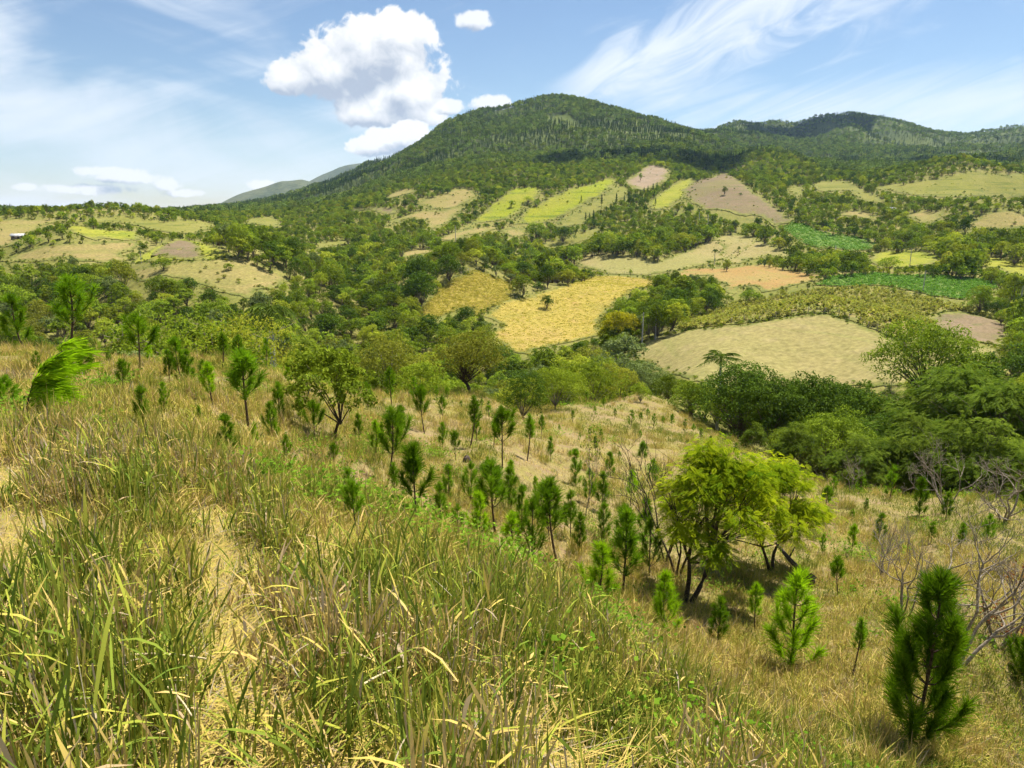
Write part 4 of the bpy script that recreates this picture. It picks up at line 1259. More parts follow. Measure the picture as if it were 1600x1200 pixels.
def place_of(u, v, d):
    if d < 140:
        band = ('just behind', 'a little beyond')[int(d > 95)]
        if u < 160: return band + ' the wind-swept pine ridge'
        if u < 330: return band + ' the twin-topped pines'
        if u < 470: return band + ' the tall well-shaped pine'
        if u < 640: return band + ' the glossy leafy tree'
        if u < 780: return band + ' the wide olive-green tree'
        if u < 900: return band + ' the dense dark shrub'
        if u < 1000: return band + ' the crest thicket'
        if u < 1120: return band + ' the lowest row of pines'
        if u < 1250: return band + ' the left mango trees'
        if u < 1350: return band + ' the acacia, in the belt'
        if u < 1450: return band + ' the brown twiggy shrub'
        if u < 1530: return band + ' the pale dead shrub'
        return band + ' the right-edge dead shrubs'
    if d < 270:
        band = ('in the near wood', 'in the middle wood')[int(d > 195)]
        if u < 150: return band + ' at the left edge'
        if u < 320: return band + ' below the ploughed cone'
        if u < 480: return band + ' below the left tan field'
        if u < 600: return band + ' behind the glossy leafy tree'
        if u < 720: return band + ' left of the golden fields'
        if u < 860: return band + ' under the golden fields'
        if u < 1000: return band + ' near the yellow-flowering tree'
        if u < 1130: return band + ' right of the palm pair'
        if u < 1400: return band + ' around the domed pasture'
        return band + ' below the brown plot'
    if u < 240: return 'among the far left pastures'
    if u < 470: return 'right of the far left pastures'
    if u < 650: return 'in the far wood left of the golden hill'
    if u < 900: return 'in the far wood above the golden fields'
    if u < 1100: return 'in the far grove above the stubble'
    if u < 1240: return 'in the far grove under the ploughed hill'
    if u < 1400: return 'in the far hedges by the bean fields'
    return 'in the far hedges at the right'


def size_of(h):
    return 'small ' if h < 4.6 else ('tall ' if h > 7.5 else '')


for i in ind_t:
    x, y, d = float(tx[i]), float(ty[i]), td[i]
    k = KN[i]
    lib = FINE if d < 150 else WOOD
    ms = lib[k][i % len(lib[k])]
    hh = 9.0 if k in ('wood', 'mango', 'pale') else 8.0
    s = th_[i] / hh
    sw = s * float(np.clip(tw_[i] / th_[i], 0.85, 1.15))
    u, v, _ = project(x, y, tz[i])
    plant('broadleaf_tree', ms, (x, y, float(tz[i])), float(rz_[i]), (sw * float(rng.uniform(.8, 1.25)), sw * float(rng.uniform(.8, 1.25)), s), size_of(th_[i]) + LOOK[k] + ' ' + place_of(u, v, d), 'tree', 'trees of the valley woods')
for i in ind_s:
    x, y, d = float(tx[i]), float(ty[i]), td[i]
    k = i % 4
    s = float(th_[i] / 2.6)
    u, v, _ = project(x, y, tz[i])
    plant('bush', SHRUB[k], (x, y, float(tz[i])), float(rz_[i]), s, ('mid green', 'light green', 'dark green', 'olive green')[k] + (' tiny' if th_[i] < 2.0 else ' low') + ' leafy bush ' + place_of(u, v, d), 'bush', 'bushes of the valley', ('stems', 'foliage'))
rest = np.array([i for i in range(len(tx)) if i not in picked])
near_r = rest[td[rest] < 330]; far_r = rest[td[rest] >= 330]
NEARLIB = [join_meshes('valley_tree', m) for m in WOOD['wood'] + WOOD['light'] + WOOD['mango'] + WOOD['pale'] + WOOD['olive']]
base = {'wood': (0, 4), 'light': (4, 2), 'mango': (6, 2), 'pale': (8, 1), 'olive': (9, 1)}
pk = [base[KN[i]][0] + i % base[KN[i]][1] for i in near_r]
stuff('valley_wood', np.stack([tx, ty, tz], 1)[near_r], rz_[near_r], (th_[near_r] / 9.0)[:, None] * rng.uniform(.78, 1.28, (len(near_r), 3)), pk, NEARLIB, 'mass of green broadleaf trees filling the valley between the fields', 'wood')
bf = {'wood': (0, 3), 'light': (3, 1), 'mango': (4, 1), 'pale': (3, 1), 'olive': (0, 3)}
pk = [bf[KN[i]][0] + i % bf[KN[i]][1] for i in far_r]
stuff('far_wood', np.stack([tx, ty, tz], 1)[far_r], rz_[far_r], (th_[far_r] / 9.0)[:, None] * rng.uniform(.78, 1.28, (len(far_r), 3)), pk, FAR, 'far hedges and groves of green trees between the upper fields', 'wood')

# the forest on the mountains
mx, my = polar_scatter(1000, 3300, A0, A1, lambda d: 7.5 if d < 1900 else 11.0, rng)
mz = H(mx, my); md_ = np.hypot(mx, my)
mh = rng.uniform(6.5, 12.0, len(mx))
mu, mv, _f = project(mx, my, mz)
thin = fbm(mx, my, 90.0, 3, 91)
keep = (covers_field(mx, my, mz, mh, mh * 0.8) < 0.12) & (thin < 0.58) & (mv < 345)
mx, my, mz, mh, md_, thin = (q[keep] for q in (mx, my, mz, mh, md_, thin))
keep = sight_clear(mx, my, mz + mh)
mx, my, mz, mh, md_, thin = (q[keep] for q in (mx, my, mz, mh, md_, thin))
pine = (fbm(mx, my, 130.0, 3, 95) + rng.uniform(-0.35, 0.35, len(mx))) > 0.10
pk = np.where(pine, 3 + rng.integers(0, 3, len(mx)), rng.integers(0, 3, len(mx)))
msc = np.where(pine, mh / 13.0 * 1.0, mh / 9.0)
stuff('mountain_forest', np.stack([mx, my, mz], 1), rng.uniform(0, 6.28, len(mx)), msc, pk, MTN, 'dark green forest of pines and broadleaf trees covering the mountains', 'forest')
print('WOODS', len(tx), len(near_r), len(far_r), len(mx), int(is_shrub.sum()))

# scrub and rank grass along the field edges
ex, ey = [], []
for name, soil, B, dm in FIELD_WORLD:
    seg = np.roll(B, -1, 0) - B
    ln = np.hypot(*seg.T)
    n = int(ln[ln < dm * .2].sum() / (0.0022 * dm + .5))
    k = rng.choice(len(B), n, p=np.where(ln < dm * .2, ln, 0) / np.where(ln < dm * .2, ln, 0).sum())
    q = B[k] + seg[k] * rng.uniform(0, 1, n)[:, None] + rng.normal(0, .0028 * dm + .3, (n, 2))
    f = fbm(q[:, 0], q[:, 1], 14.0, 2, 121)
    q = q[f > -.15]
    ex.append(q[:, 0]); ey.append(q[:, 1])
ex = np.concatenate(ex); ey = np.concatenate(ey); ed = np.hypot(ex, ey)
SCRUB = [join_meshes('scrub', m) for m in SHRUB]
n = len(ex)
stuff('hedge_scrub', np.stack([ex, ey, H(ex, ey)], 1), rng.uniform(0, 6.28, n), rng.uniform(.12, .42, n) * np.interp(ed, [140, 400, 900], [.8, 1.1, 1.6]), rng.integers(0, 4, n), SCRUB, 'low scrub and rank weeds along the edges of the fields', 'scrub')

# weeds, tufts and small bushes strewn over the fields themselves
ex, ey, es = [], [], []
for name, soil, B, dm in FIELD_WORLD:
    lo, hi = B.min(0), B.max(0)
    n = int(np.clip((hi - lo).prod() / (dm * .016) ** 2, 30, 900))
    q = rng.uniform(lo, hi, (n, 2))
    q = q[in_poly(q[:, 0], q[:, 1], [tuple(p) for p in B])]
    f = fbm(q[:, 0], q[:, 1], dm * .05, 2, 141)
    q = q[f > .02]
    ex.append(q[:, 0]); ey.append(q[:, 1]); es.append(np.full(len(q), dm * .00042) * rng.uniform(.4, 1.5, len(q)))
ex = np.concatenate(ex); ey = np.concatenate(ey); es = np.concatenate(es); n = len(ex)
stuff('field_weeds', np.stack([ex, ey, H(ex, ey)], 1), rng.uniform(0, 6.28, n), np.stack([es * 1.5, es * 1.5, es * .8], 1), rng.integers(0, 4, n), SCRUB, 'small weeds and tufts strewn over the pastures and fields', 'weeds')
print('FIELD WEEDS', n)


# ------------------------------------------------------------------ placing by sight
def stand_h(u, v, vtop):
    """Foot of a plant seen at (u, v) and its height if its top is seen at row vtop."""
    x, y, z, d = hit(u, v)
    a, t = pix_azel(u, vtop)
    if v > 520 and u < 480 and crest(a) < d < 400:          # the foot is hidden just behind the near crest
        d = float(crest(a)) - 7.0
        x, y = math.sin(a) * d, math.cos(a) * d
        z = h1(x, y)
    return (float(x), float(y), float(z)), float(math.tan(t) * d - z), float(d)


def stand_d(u, d, vtop):
    """Foot and height of a plant in column u at distance d whose top is seen at row vtop."""
    a, t = pix_azel(u, vtop)
    x, y = math.sin(a) * d, math.cos(a) * d
    z = h1(x, y)
    return (x, y, z), math.tan(t) * d - z


def put(name, ms, loc, h, native, label, cat, group=None, rz=0.0, wk=1.0, names=('trunk', 'crown')):
    s = h / native
    return plant(name, ms, loc, rz, (s * wk, s * wk, s), label, cat, group, names)


# ------------------------------------------------------------------ palms
PALM = [royal_palm(500 + k, 12.0, n, fl, 20, .22, dr) for k, (n, fl, dr) in enumerate(((15, 3.0, 1.0), (13, 2.8, 1.2), (16, 3.3, .8)))]
FANP = royal_palm(510, 7.0, 22, 2.2, 16, .17, 1.5)
PALMS = [  # column, foot row, top row, label
    (1003, 541, 476, 'royal palm with pale trunk, left of the pair beside the yellow tree'),
    (1024, 531, 470, 'royal palm with pale trunk, right of the pair beside the yellow tree'),
    (712, 379, 346, 'dark royal palm standing over the grove below the green slopes'),
    (630, 400, 380, 'small royal palm at the tip of a far tan strip'),
    (221, 411, 386, 'lone palm beside the far cone-shaped ploughed field'),
    (407, 472, 455, 'short palm at the lower edge of the left tan field'),
    (1421, 418, 381, 'royal palm on the yellow-green pasture at the right'),
    (1442, 456, 414, 'royal palm on the green bean field'),
    (1592, 490, 436, 'tall royal palm at the right edge of the photo'),
    (1524, 402, 364, 'royal palm in the grove below the tan hump'),
    (1392, 330, 306, 'far palm by the pale hut under the green hill'),
    (1092, 352, 326, 'slender palm, leftmost in the grove under the ploughed hill'),
    (1106, 354, 330, 'slender palm, second in the grove under the ploughed hill'),
    (1178, 348, 334, 'small palm at the foot of the ploughed hill'),
    (985, 350, 332, 'small palm at the left end of the far grove'),
]
for k, (u, v, vt, lab) in enumerate(PALMS):
    loc, h, d = stand_h(u, v, vt)
    put('royal_palm', PALM[k % 3], loc, h, 13.2, lab, 'palm', 'royal palms of the valley', k * 1.3, 1.0, ('trunk', 'crownshaft') + ('frond',) * 30)
for u, d, vt, lab, sc in ((1128, 104, 548, 'palm whose arched fronds rise above the dark mango belt', 1.0), (998, 128, 562, 'palm crown showing over the thicket by the domed pasture', .8)):
    loc, h = stand_d(u, d, vt)
    put('royal_palm', PALM[2], loc, h, 13.2, lab, 'palm', 'royal palms of the valley', u, 1.25 * sc, ('trunk', 'crownshaft') + ('frond',) * 30)
loc, h = stand_d(418, 88, 462)
put('fan_palm', FANP, loc, h, 8.2, 'shaggy grey-green palm behind the left ridge of pines', 'palm', None, .4, 1.0, ('trunk', 'crownshaft') + ('frond',) * 30)
loc, h, d = stand_h(1116, 414, 388)
put('fan_palm', FANP, loc, h, 8.2, 'small bushy palm between the orange stubble and the pale pasture', 'palm', None, 1.4, 1.0, ('trunk', 'crownshaft') + ('frond',) * 30)

# ------------------------------------------------------------------ lone trees of the fields
GOLDT = broadleaf(160, 9.0, 8.6, 'leaf_gold', 6000, 0.33, lobes=22, trunk=.10, flat=1.0)
LONE = [  # column, foot row, top row, width px, meshes, native height, label
    (855, 484, 459, 20, WOOD['mango'][0], 9.0, 'lone round dark tree in the middle of the golden field'),
    (966, 548, 482, 62, GOLDT, 9.0, 'dense yellow-flowering tree at the lower right corner of the golden field'),
    (881, 380, 352, 32, WOOD['mango'][1], 9.0, 'round dark tree with a clear shadow on the far olive strip'),
    (838, 376, 346, 36, WOOD['wood'][0], 9.0, 'broad tree standing beside the far tan strips'),
    (1175, 371, 345, 40, WOOD['light'][0], 8.0, 'light green tree at the top of the upper pale pasture'),
    (1233, 423, 399, 20, WOOD['wood'][1], 9.0, 'dark upright tree on the orange stubble, right one'),
    (1216, 414, 397, 16, WOOD['light'][1], 8.0, 'small pale tree behind the orange stubble'),
    (1135, 425, 403, 18, WOOD['wood'][3], 9.0, 'small dark tree on the orange stubble, left one'),
    (256, 424, 400, 26, WOOD['light'][0], 8.0, 'light green tree on the top edge of the left tan field'),
    (357, 424, 409, 18, WOOD['light'][1], 8.0, 'small pale green tree in the middle of the left tan field'),
    (402, 416, 397, 20, WOOD['light'][1], 8.0, 'light green tree at the right end of the left tan field'),
    (1388, 426, 398, 30, WOOD['wood'][2], 9.0, 'spreading tree below the yellow-green pasture on the right'),
    (1530, 490, 443, 36, WOOD['wood'][0], 9.0, 'dark tree at the right end of the bean field'),
    (985, 336, 322, 14, WOOD['wood'][1], 9.0, 'small tree near the pines on the green slope'),
    (1132, 306, 289, 12, WOOD['wood'][3], 9.0, 'single dark tree on the bare ploughed hill'),
    (1001, 284, 268, 8, WOOD['wood'][3], 9.0, 'thin tree on the pale bare patch at the top of the slope'),
    (987, 405, 387, 10, WOOD['light'][1], 8.0, 'tiny tree on the pale pasture above the fence'),
    (985, 433, 419, 8, WOOD['wood'][3], 9.0, 'tiny dark tree on the fence above the golden field'),
    (1154, 395, 383, 7, WOOD['light'][1], 8.0, 'thin pale sapling on the upper pale pasture'),
    (1585, 352, 345, 10, WOOD['wood'][3], 9.0, 'small bush-like tree on the tan hump at the far right'),
    (800, 325, 312, 14, WOOD['wood'][1], 9.0, 'small dark tree on the left green slope'),
    (826, 318, 305, 22, WOOD['wood'][2], 9.0, 'spreading dark tree on the left green slope'),
]
for k, (u, v, vt, wp, ms, nat, lab) in enumerate(LONE):
    loc, h, d = stand_h(u, v, vt)
    wk = (wp * d / FPX) / (h * 0.92)
    put('lone_tree', ms, loc, h, nat, lab, 'tree', 'single trees standing in the fields', k * 2.1, float(np.clip(wk, .5, 1.6)))

FPINE = [conifer_far(600 + k, 9.0, 3.6, 900, 0.42) for k in range(3)]
FP = [(940, 323, 303), (963, 321, 301), (927, 354, 328), (915, 348, 331), (921, 346, 332), (938, 342, 328), (947, 337, 322), (953, 333, 320), (908, 318, 305), (925, 318, 308),
      (982, 315, 299), (993, 313, 297), (1000, 310, 296), (1006, 308, 292), (1012, 306, 290), (1020, 303, 286), (1026, 300, 284), (975, 322, 305), (990, 322, 306), (1003, 318, 302), (1022, 312, 297), (1035, 298, 286), (1024, 322, 308)]
for k, (u, v, vt) in enumerate(FP):
    loc, h, d = stand_h(u, v, vt)
    put('pine_tree', FPINE[k % 3], loc, h, 9.0, 'dark narrow pine ' + ('low on the far olive slope' if v > 325 else 'high at the left of the far olive slope' if u < 945 else 'single on the far olive slope' if u < 970 else 'in the close row under the bare pale patch'), 'tree', 'pines on the far green slope', k * 1.7)

# bushes dotted over the far slopes and the ploughed hill
rng = np.random.default_rng(5)
for fi, n in ((13, 9), (14, 14), (15, 8), (28, 34), (30, 10), (11, 16), (10, 12), (6, 26), (3, 6), (27, 4)):
    name, soil, B, dm = FIELD_WORLD[fi]
    lo, hi = B.min(0), B.max(0)
    c = 0
    for _ in range(n * 12):
        if c >= n: break
        x, y = rng.uniform(lo, hi)
        if not in_poly(np.array([x]), np.array([y]), [tuple(p) for p in B])[0]: continue
        c += 1
        k = int(rng.integers(0, 4))
        s = float(rng.uniform(0.35, 1.0)) * (0.6 if fi in (6, 3) else 1.0)
        where = {13: 'the left green slope', 14: 'the middle green slope', 15: 'the olive slope', 28: 'the ploughed hill', 30: 'the green hill at the far right', 11: 'the far tan slope', 10: 'the upper tan slope', 6: 'the left tan field', 3: 'the far left tan field', 27: 'the orange stubble field'}[fi]
        plant('bush', SHRUB[k], (float(x), float(y), h1(x, y)), float(rng.uniform(0, 6)), s, 'small %s bush dotted on %s' % (('green', 'light green', 'dark green', 'olive')[k], where), 'bush', 'bushes dotted over the fields', ('stems', 'foliage'))

# ------------------------------------------------------------------ trees close by
t_ = broadleaf(700, 4.2, 3.7, 'leaf_sapling', 4600, 0.15, lobes=11, trunk=.24, trunk_r=.06, bark='bark_dark', gap=.35, aspect=.5)
loc, h, d = stand_h(522, 690, 522)
put('leafy_tree', t_, loc, h, 4.2, 'leafy young tree with glossy leaves and dark shadow among the pines on the left', 'tree', None, .5, 1.02)
t_ = broadleaf(701, 2.6, 1.6, 'leaf_sapling', 900, 0.12, lobes=6, trunk=.4, trunk_r=.03, gap=.2)
loc, h, d = stand_h(478, 640, 548)
put('leafy_tree', t_, loc, h, 2.6, 'slim leafy sapling just left of the glossy young tree', 'tree', None, 2.5, 1.0)
t_ = broadleaf(702, 5.4, 6.0, 'leaf_olive', 9000, 0.15, lobes=30, trunk=.16, trunk_r=.14, bark='bark_dark', flat=.8, gap=.15)
loc, h, d = stand_h(735, 614, 512)
put('spreading_tree', t_, loc, h, 5.4, 'wide olive-green tree shading the crest beyond the pines', 'tree', None, 1.0, 1.05)
t_ = broadleaf(703, 6.5, 7.0, 'leaf_olive', 8000, 0.16, lobes=28, trunk=.2, trunk_r=.13, gap=.35)
loc, h = stand_d(606, 84, 513)
put('spreading_tree', t_, loc, h, 6.5, 'rounded thin-leaved tree left of the wide olive-green tree', 'tree', None, .3, .78)
t_ = broadleaf(704, 4.0, 4.0, 'leaf_mango', 7000, 0.11, lobes=22, trunk=.05, trunk_r=.06, flat=1.0)
loc, h, d = stand_h(822, 655, 580)
put('rounded_shrub', t_, loc, h, 4.0, 'dense dark rounded shrub at the crest among small pines', 'shrub', None, .8, 1.0, ('stems', 'foliage'))
t_ = broadleaf(705, 4.0, 4.6, 'leaf_light', 6000, 0.12, lobes=20, trunk=.08, trunk_r=.05, gap=.1)
loc, h = stand_d(868, 68, 562)
put('rounded_shrub', t_, loc, h, 4.0, 'light green shrub behind the dense dark rounded shrub', 'shrub', None, .8, .9, ('stems', 'foliage'))
BUSHY = [broadleaf(710 + k, 5.0, 5.4, lf, 7000, 0.15, lobes=22, trunk=.08, trunk_r=.07, gap=.1) for k, lf in enumerate(('leaf_light', 'leaf_wood', 'leaf_pale'))]
for k, (u, d, vt, m, lab) in enumerate(((925, 98, 556, 0, 'bright green vine-covered bush right of the light green shrub'), (965, 108, 566, 0, 'bright green bush in the middle of the crest thicket'),
                                        (1010, 118, 560, 2, 'grey-green bush rising at the back of the crest thicket'), (1045, 112, 582, 1, 'mid green bush at the right of the crest thicket'),
                                        (905, 112, 548, 1, 'mid green bush at the back left of the crest thicket'), (1085, 100, 590, 1, 'mid green bush beside the dark mango belt'),
                                        (955, 128, 545, 2, 'grey-green bush below the golden field corner'), (1000, 92, 598, 0, 'bright green low bush at the end of the pine slope'),
                                        (880, 92, 575, 1, 'mid green bush behind the dense dark shrub'), (655, 70, 560, 0, 'bright green bush between the two spreading trees'))):
    loc, h = stand_d(u, d, vt)
    put('thicket_bush', BUSHY[m], loc, max(h, 2.0), 5.0, lab, 'bush', 'bushes of the crest thicket', k * 1.9, 1.05, ('stems', 'foliage'))
for k, (u, d, vt, w, lab) in enumerate(((1155, 88, 562, 1.0, 'tall dark mango tree at the left end of the dark belt'), (1212, 84, 580, .95, 'dark mango tree, second from the left in the dark belt'),
                                        (1275, 86, 583, 1.0, 'dark mango tree in the middle of the dark belt'), (1335, 84, 588, .9, 'dark mango tree right of the middle in the dark belt'), (1392, 78, 645, .85, 'lower dark tree at the right end of the dark belt'))):
    loc, h = stand_d(u, d, vt)
    put('mango_tree', FINE['mango'][k % 2], loc, h, 9.0, lab, 'tree', 'dark mango trees of the gully belt', k * 1.1, w)
t_ = broadleaf(720, 12.0, 14.0, 'leaf_wood', 12000, 0.30, lobes=30, trunk=.25, trunk_r=.3, gap=.2, bark='bark_dark')
loc, h = stand_d(1455, 128, 503)
put('spreading_tree', t_, loc, h, 12.0, 'large spreading tree in front of the pale domed pasture on the right', 'tree', None, .9, 1.0)
t_ = broadleaf(721, 6.0, 6.0, 'leaf_mango', 4000, 0.24, lobes=16, trunk=.15)
loc, h = stand_d(1522, 132, 536)
put('spreading_tree', t_, loc, h, 6.0, 'round dark tree right of the large spreading tree', 'tree', None, .9, .8)
ft = feathery(730, 9.0, 10.5, 'leaf_feather', 6500, .40, 6, 3, .16, 'bark', pads=26, trunk=.32)
for u, d, vt, wk, rz, lab in ((1545, 76, 578, 1.0, .3, 'tall feathery-leaved tree on the right above the dead branches'), (1600, 70, 590, .9, 2.2, 'feathery-leaved tree cut by the right edge of the photo'), (1470, 84, 590, .8, 4.1, 'feathery-leaved tree left of the tall feathery one')):
    loc, h = stand_d(u, d, vt)
    put('feathery_tree', ft, loc, h, 9.0, lab, 'tree', 'feathery-leaved trees on the right', rz, wk)
fb = feathery(731, 5.0, 6.4, 'leaf_feather', 5200, .28, 6, 4, .07, 'bark', pads=24, trunk=.12, flat=.42)
for u, d, vt, wk, rz, lab in ((1425, 60, 664, .9, .8, 'feathery green bush in front of the dark belt on the right'), (1345, 57, 690, 1.0, 2.0, 'low feathery bush left of the feathery green bush'), (1250, 62, 668, .9, 3.3, 'feathery bush behind the yellow-green acacia'), (1490, 58, 668, .9, 5.0, 'feathery bush under the tall feathery tree'),
                             (1180, 66, 672, .8, 1.0, 'feathery bush peeping out left behind the yellow-green acacia'), (1560, 56, 672, 1.0, 2.7, 'dark feathery bush at the right below the feathery tree')):
    loc, h = stand_d(u, d, vt)
    put('feathery_bush', fb, loc, max(h, 2.5), 5.0, lab, 'bush', 'feathery bushes by the gully', rz, wk)

# the yellow-green acacias
ac = feathery(740, 5.2, 4.8, 'leaf_acacia', 4300, .25, 7, 2, .095, 'bark_dark', off=(.9, .2), pads=17, trunk=.27, flat=.5)
loc, h, d = stand_h(1072, 940, 700)
put('acacia_tree', ac, loc, h, 5.2, 'yellow-green feathery acacia with two dark leaning stems, front one', 'tree', 'yellow-green acacias', 0.0, .95)
ac2 = feathery(741, 5.0, 5.2, 'leaf_acacia', 4600, .26, 7, 2, .08, 'bark_dark', off=(-.3, .1), pads=18, trunk=.20, flat=.5)
loc, h, d = stand_h(1207, 892, 712)
put('acacia_tree', ac2, loc, h, 5.0, 'yellow-green feathery acacia behind and right of the leaning one', 'tree', 'yellow-green acacias', 0.0, 1.0)

# half-bare sprawling tree behind the ridge
sp = bare_shrub(750, 6.5, 6, 4, .09, 'bark_grey', 'leaf_light', 5200, .17, .55)
loc, h = stand_d(312, 72, 486)
put('sprawling_tree', sp, loc, h * 1.05, 6.2, 'sprawling half-bare tree with grey twigs behind the pine ridge', 'tree', None, .4, 1.35, ('branches', 'leaves'))
sp2 = broadleaf(751, 5.0, 8.0, 'leaf_light', 4500, .15, lobes=20, trunk=.1, gap=.5)
for u, vt, lab in ((255, 497, 'light green bush at the left foot of the sprawling half-bare tree'), (372, 500, 'light green bush at the right foot of the sprawling half-bare tree')):
    loc, h = stand_d(u, 70, vt)
    put('low_bush', sp2, loc, h, 5.0, lab, 'bush', None, .4, .7, ('stems', 'foliage'))

# bare and twiggy shrubs
BARE = [bare_shrub(760, 5.0, 3, 5, .05, 'bark_dark', None, 0, .06, .38, (-.28, 0), .14), bare_shrub(761, 3.6, 4, 5, .045, 'bark_grey', None, 0, .06, .5),
        bare_shrub(762, 3.6, 4, 5, .05, 'bark', 'leaf_rust', 500, .06, .5), bare_shrub(763, 4.0, 4, 5, .055, 'bark_grey', None, 0, .06, .6, (.2, 0), .05), bare_shrub(764, 3.2, 3, 5, .045, 'bark_grey', 'leaf_rust', 1400, .09, .5)]
for u, v, vt, m, rz, wk, lab in ((1058, 905, 655, 0, 0, 1.0, 'tall bare-branched shrub leaning left beside the acacia'),
                                 (1040, 880, 690, 0, .5, .9, 'thin bare shrub left of the leaning bare one'),
                                 (1412, 965, 785, 1, 1.0, .8, 'grey dead shrub with forked dark stem behind the large pine'),
                                 (1495, 1040, 765, 3, .2, .9, 'tall dead shrub right of the large pine'),
                                 (1560, 1010, 800, 1, 2.0, 1.1, 'tangle of grey dead twigs near the right edge'),
                                 (1592, 1020, 845, 4, .9, .9, 'dead shrub with rust-red leaves at the right edge'),
                                 (1480, 800, 668, 3, 2.2, .8, 'dead pale-branched shrub at the edge of the wood on the right'),
                                 (1568, 815, 682, 3, 3.9, 1.1, 'dead pale-branched shrub nearest the right edge of the wood'),
                                 (1380, 905, 800, 3, 1.0, .9, 'small dead shrub on the bare soil behind the large pine'),
                                 (1305, 752, 664, 2, 1.5, 1.2, 'brown twiggy shrub in front of the dark belt'),
                                 (1330, 770, 700, 1, .4, 1.0, 'pale bare twigs right of the brown twiggy shrub')):
    loc, h, d = stand_h(u, v, vt)
    put('bare_shrub', BARE[m], loc, h, (5.6, 4.0, 4.0, 4.2, 3.6)[m], lab, 'shrub', 'bare shrubs on the hillside', rz, wk, ('branches', 'leaves'))
loc, h = stand_d(1403, 98, 560)
put('bare_shrub', BARE[1], loc, h, 4.0, 'grey dead treetop rising before the large spreading tree', 'tree', 'bare shrubs on the hillside', .7, .5, ('branches', 'leaves'))
sl = bare_shrub(770, 3.6, 1, 3, .022, 'bark_grey', 'leaf_sapling', 170, .11, .4, (0, 0), .25)
loc, h, d = stand_h(912, 812, 668)
put('slender_sapling', sl, loc, h, 3.4, 'slender grey sapling with few leaves at the middle of the slope', 'sapling', None, .2, .8, ('branches', 'leaves'))
loc, h, d = stand_h(875, 758, 706)
put('slender_sapling', sl, loc, h, 3.4, 'small thin sapling left of the slender grey one', 'sapling', None, 2.2, .8, ('branches', 'leaves'))

# ------------------------------------------------------------------ young pines
YP = [young_pine(800, 2.2, .36, 2990, .26, .0042, .15, 6), young_pine(801, 2.2, .42, 2990, .26, .0042, .19, 5, taper=1.5), young_pine(802, 2.2, .04, 3900, .27, .0042, .17, 7),
      young_pine(803, 2.2, .20, 2730, .26, .0042, .12, 7), young_pine(804, 2.2, .02, 4160, .28, .0044, .19, 6, mat='needle_bright'), young_pine(805, 2.2, .15, 2730, .26, .0042, .19, 6),
      young_pine(806, 2.2, .45, 1690, .22, .0042, .09, 5), young_pine(807, 2.2, .38, 2860, .26, .0042, .17, 6), young_pine(808, 2.2, .12, 3380, .27, .0042, .18, 6), young_pine(809, 2.2, .30, 2600, .26, .0042, .14, 6, mat='needle_bright')]
YPF = [young_pine(810 + k, 2.0, b, 800, .27, .0085, s, 5) for k, (b, s) in enumerate(((.3, .13), (.10, .16), (.36, .13)))]
ALT = {0: (0, 7), 1: (1, 7), 2: (2, 8), 3: (3, 9), 4: (4,), 5: (5, 8), 6: (6,)}
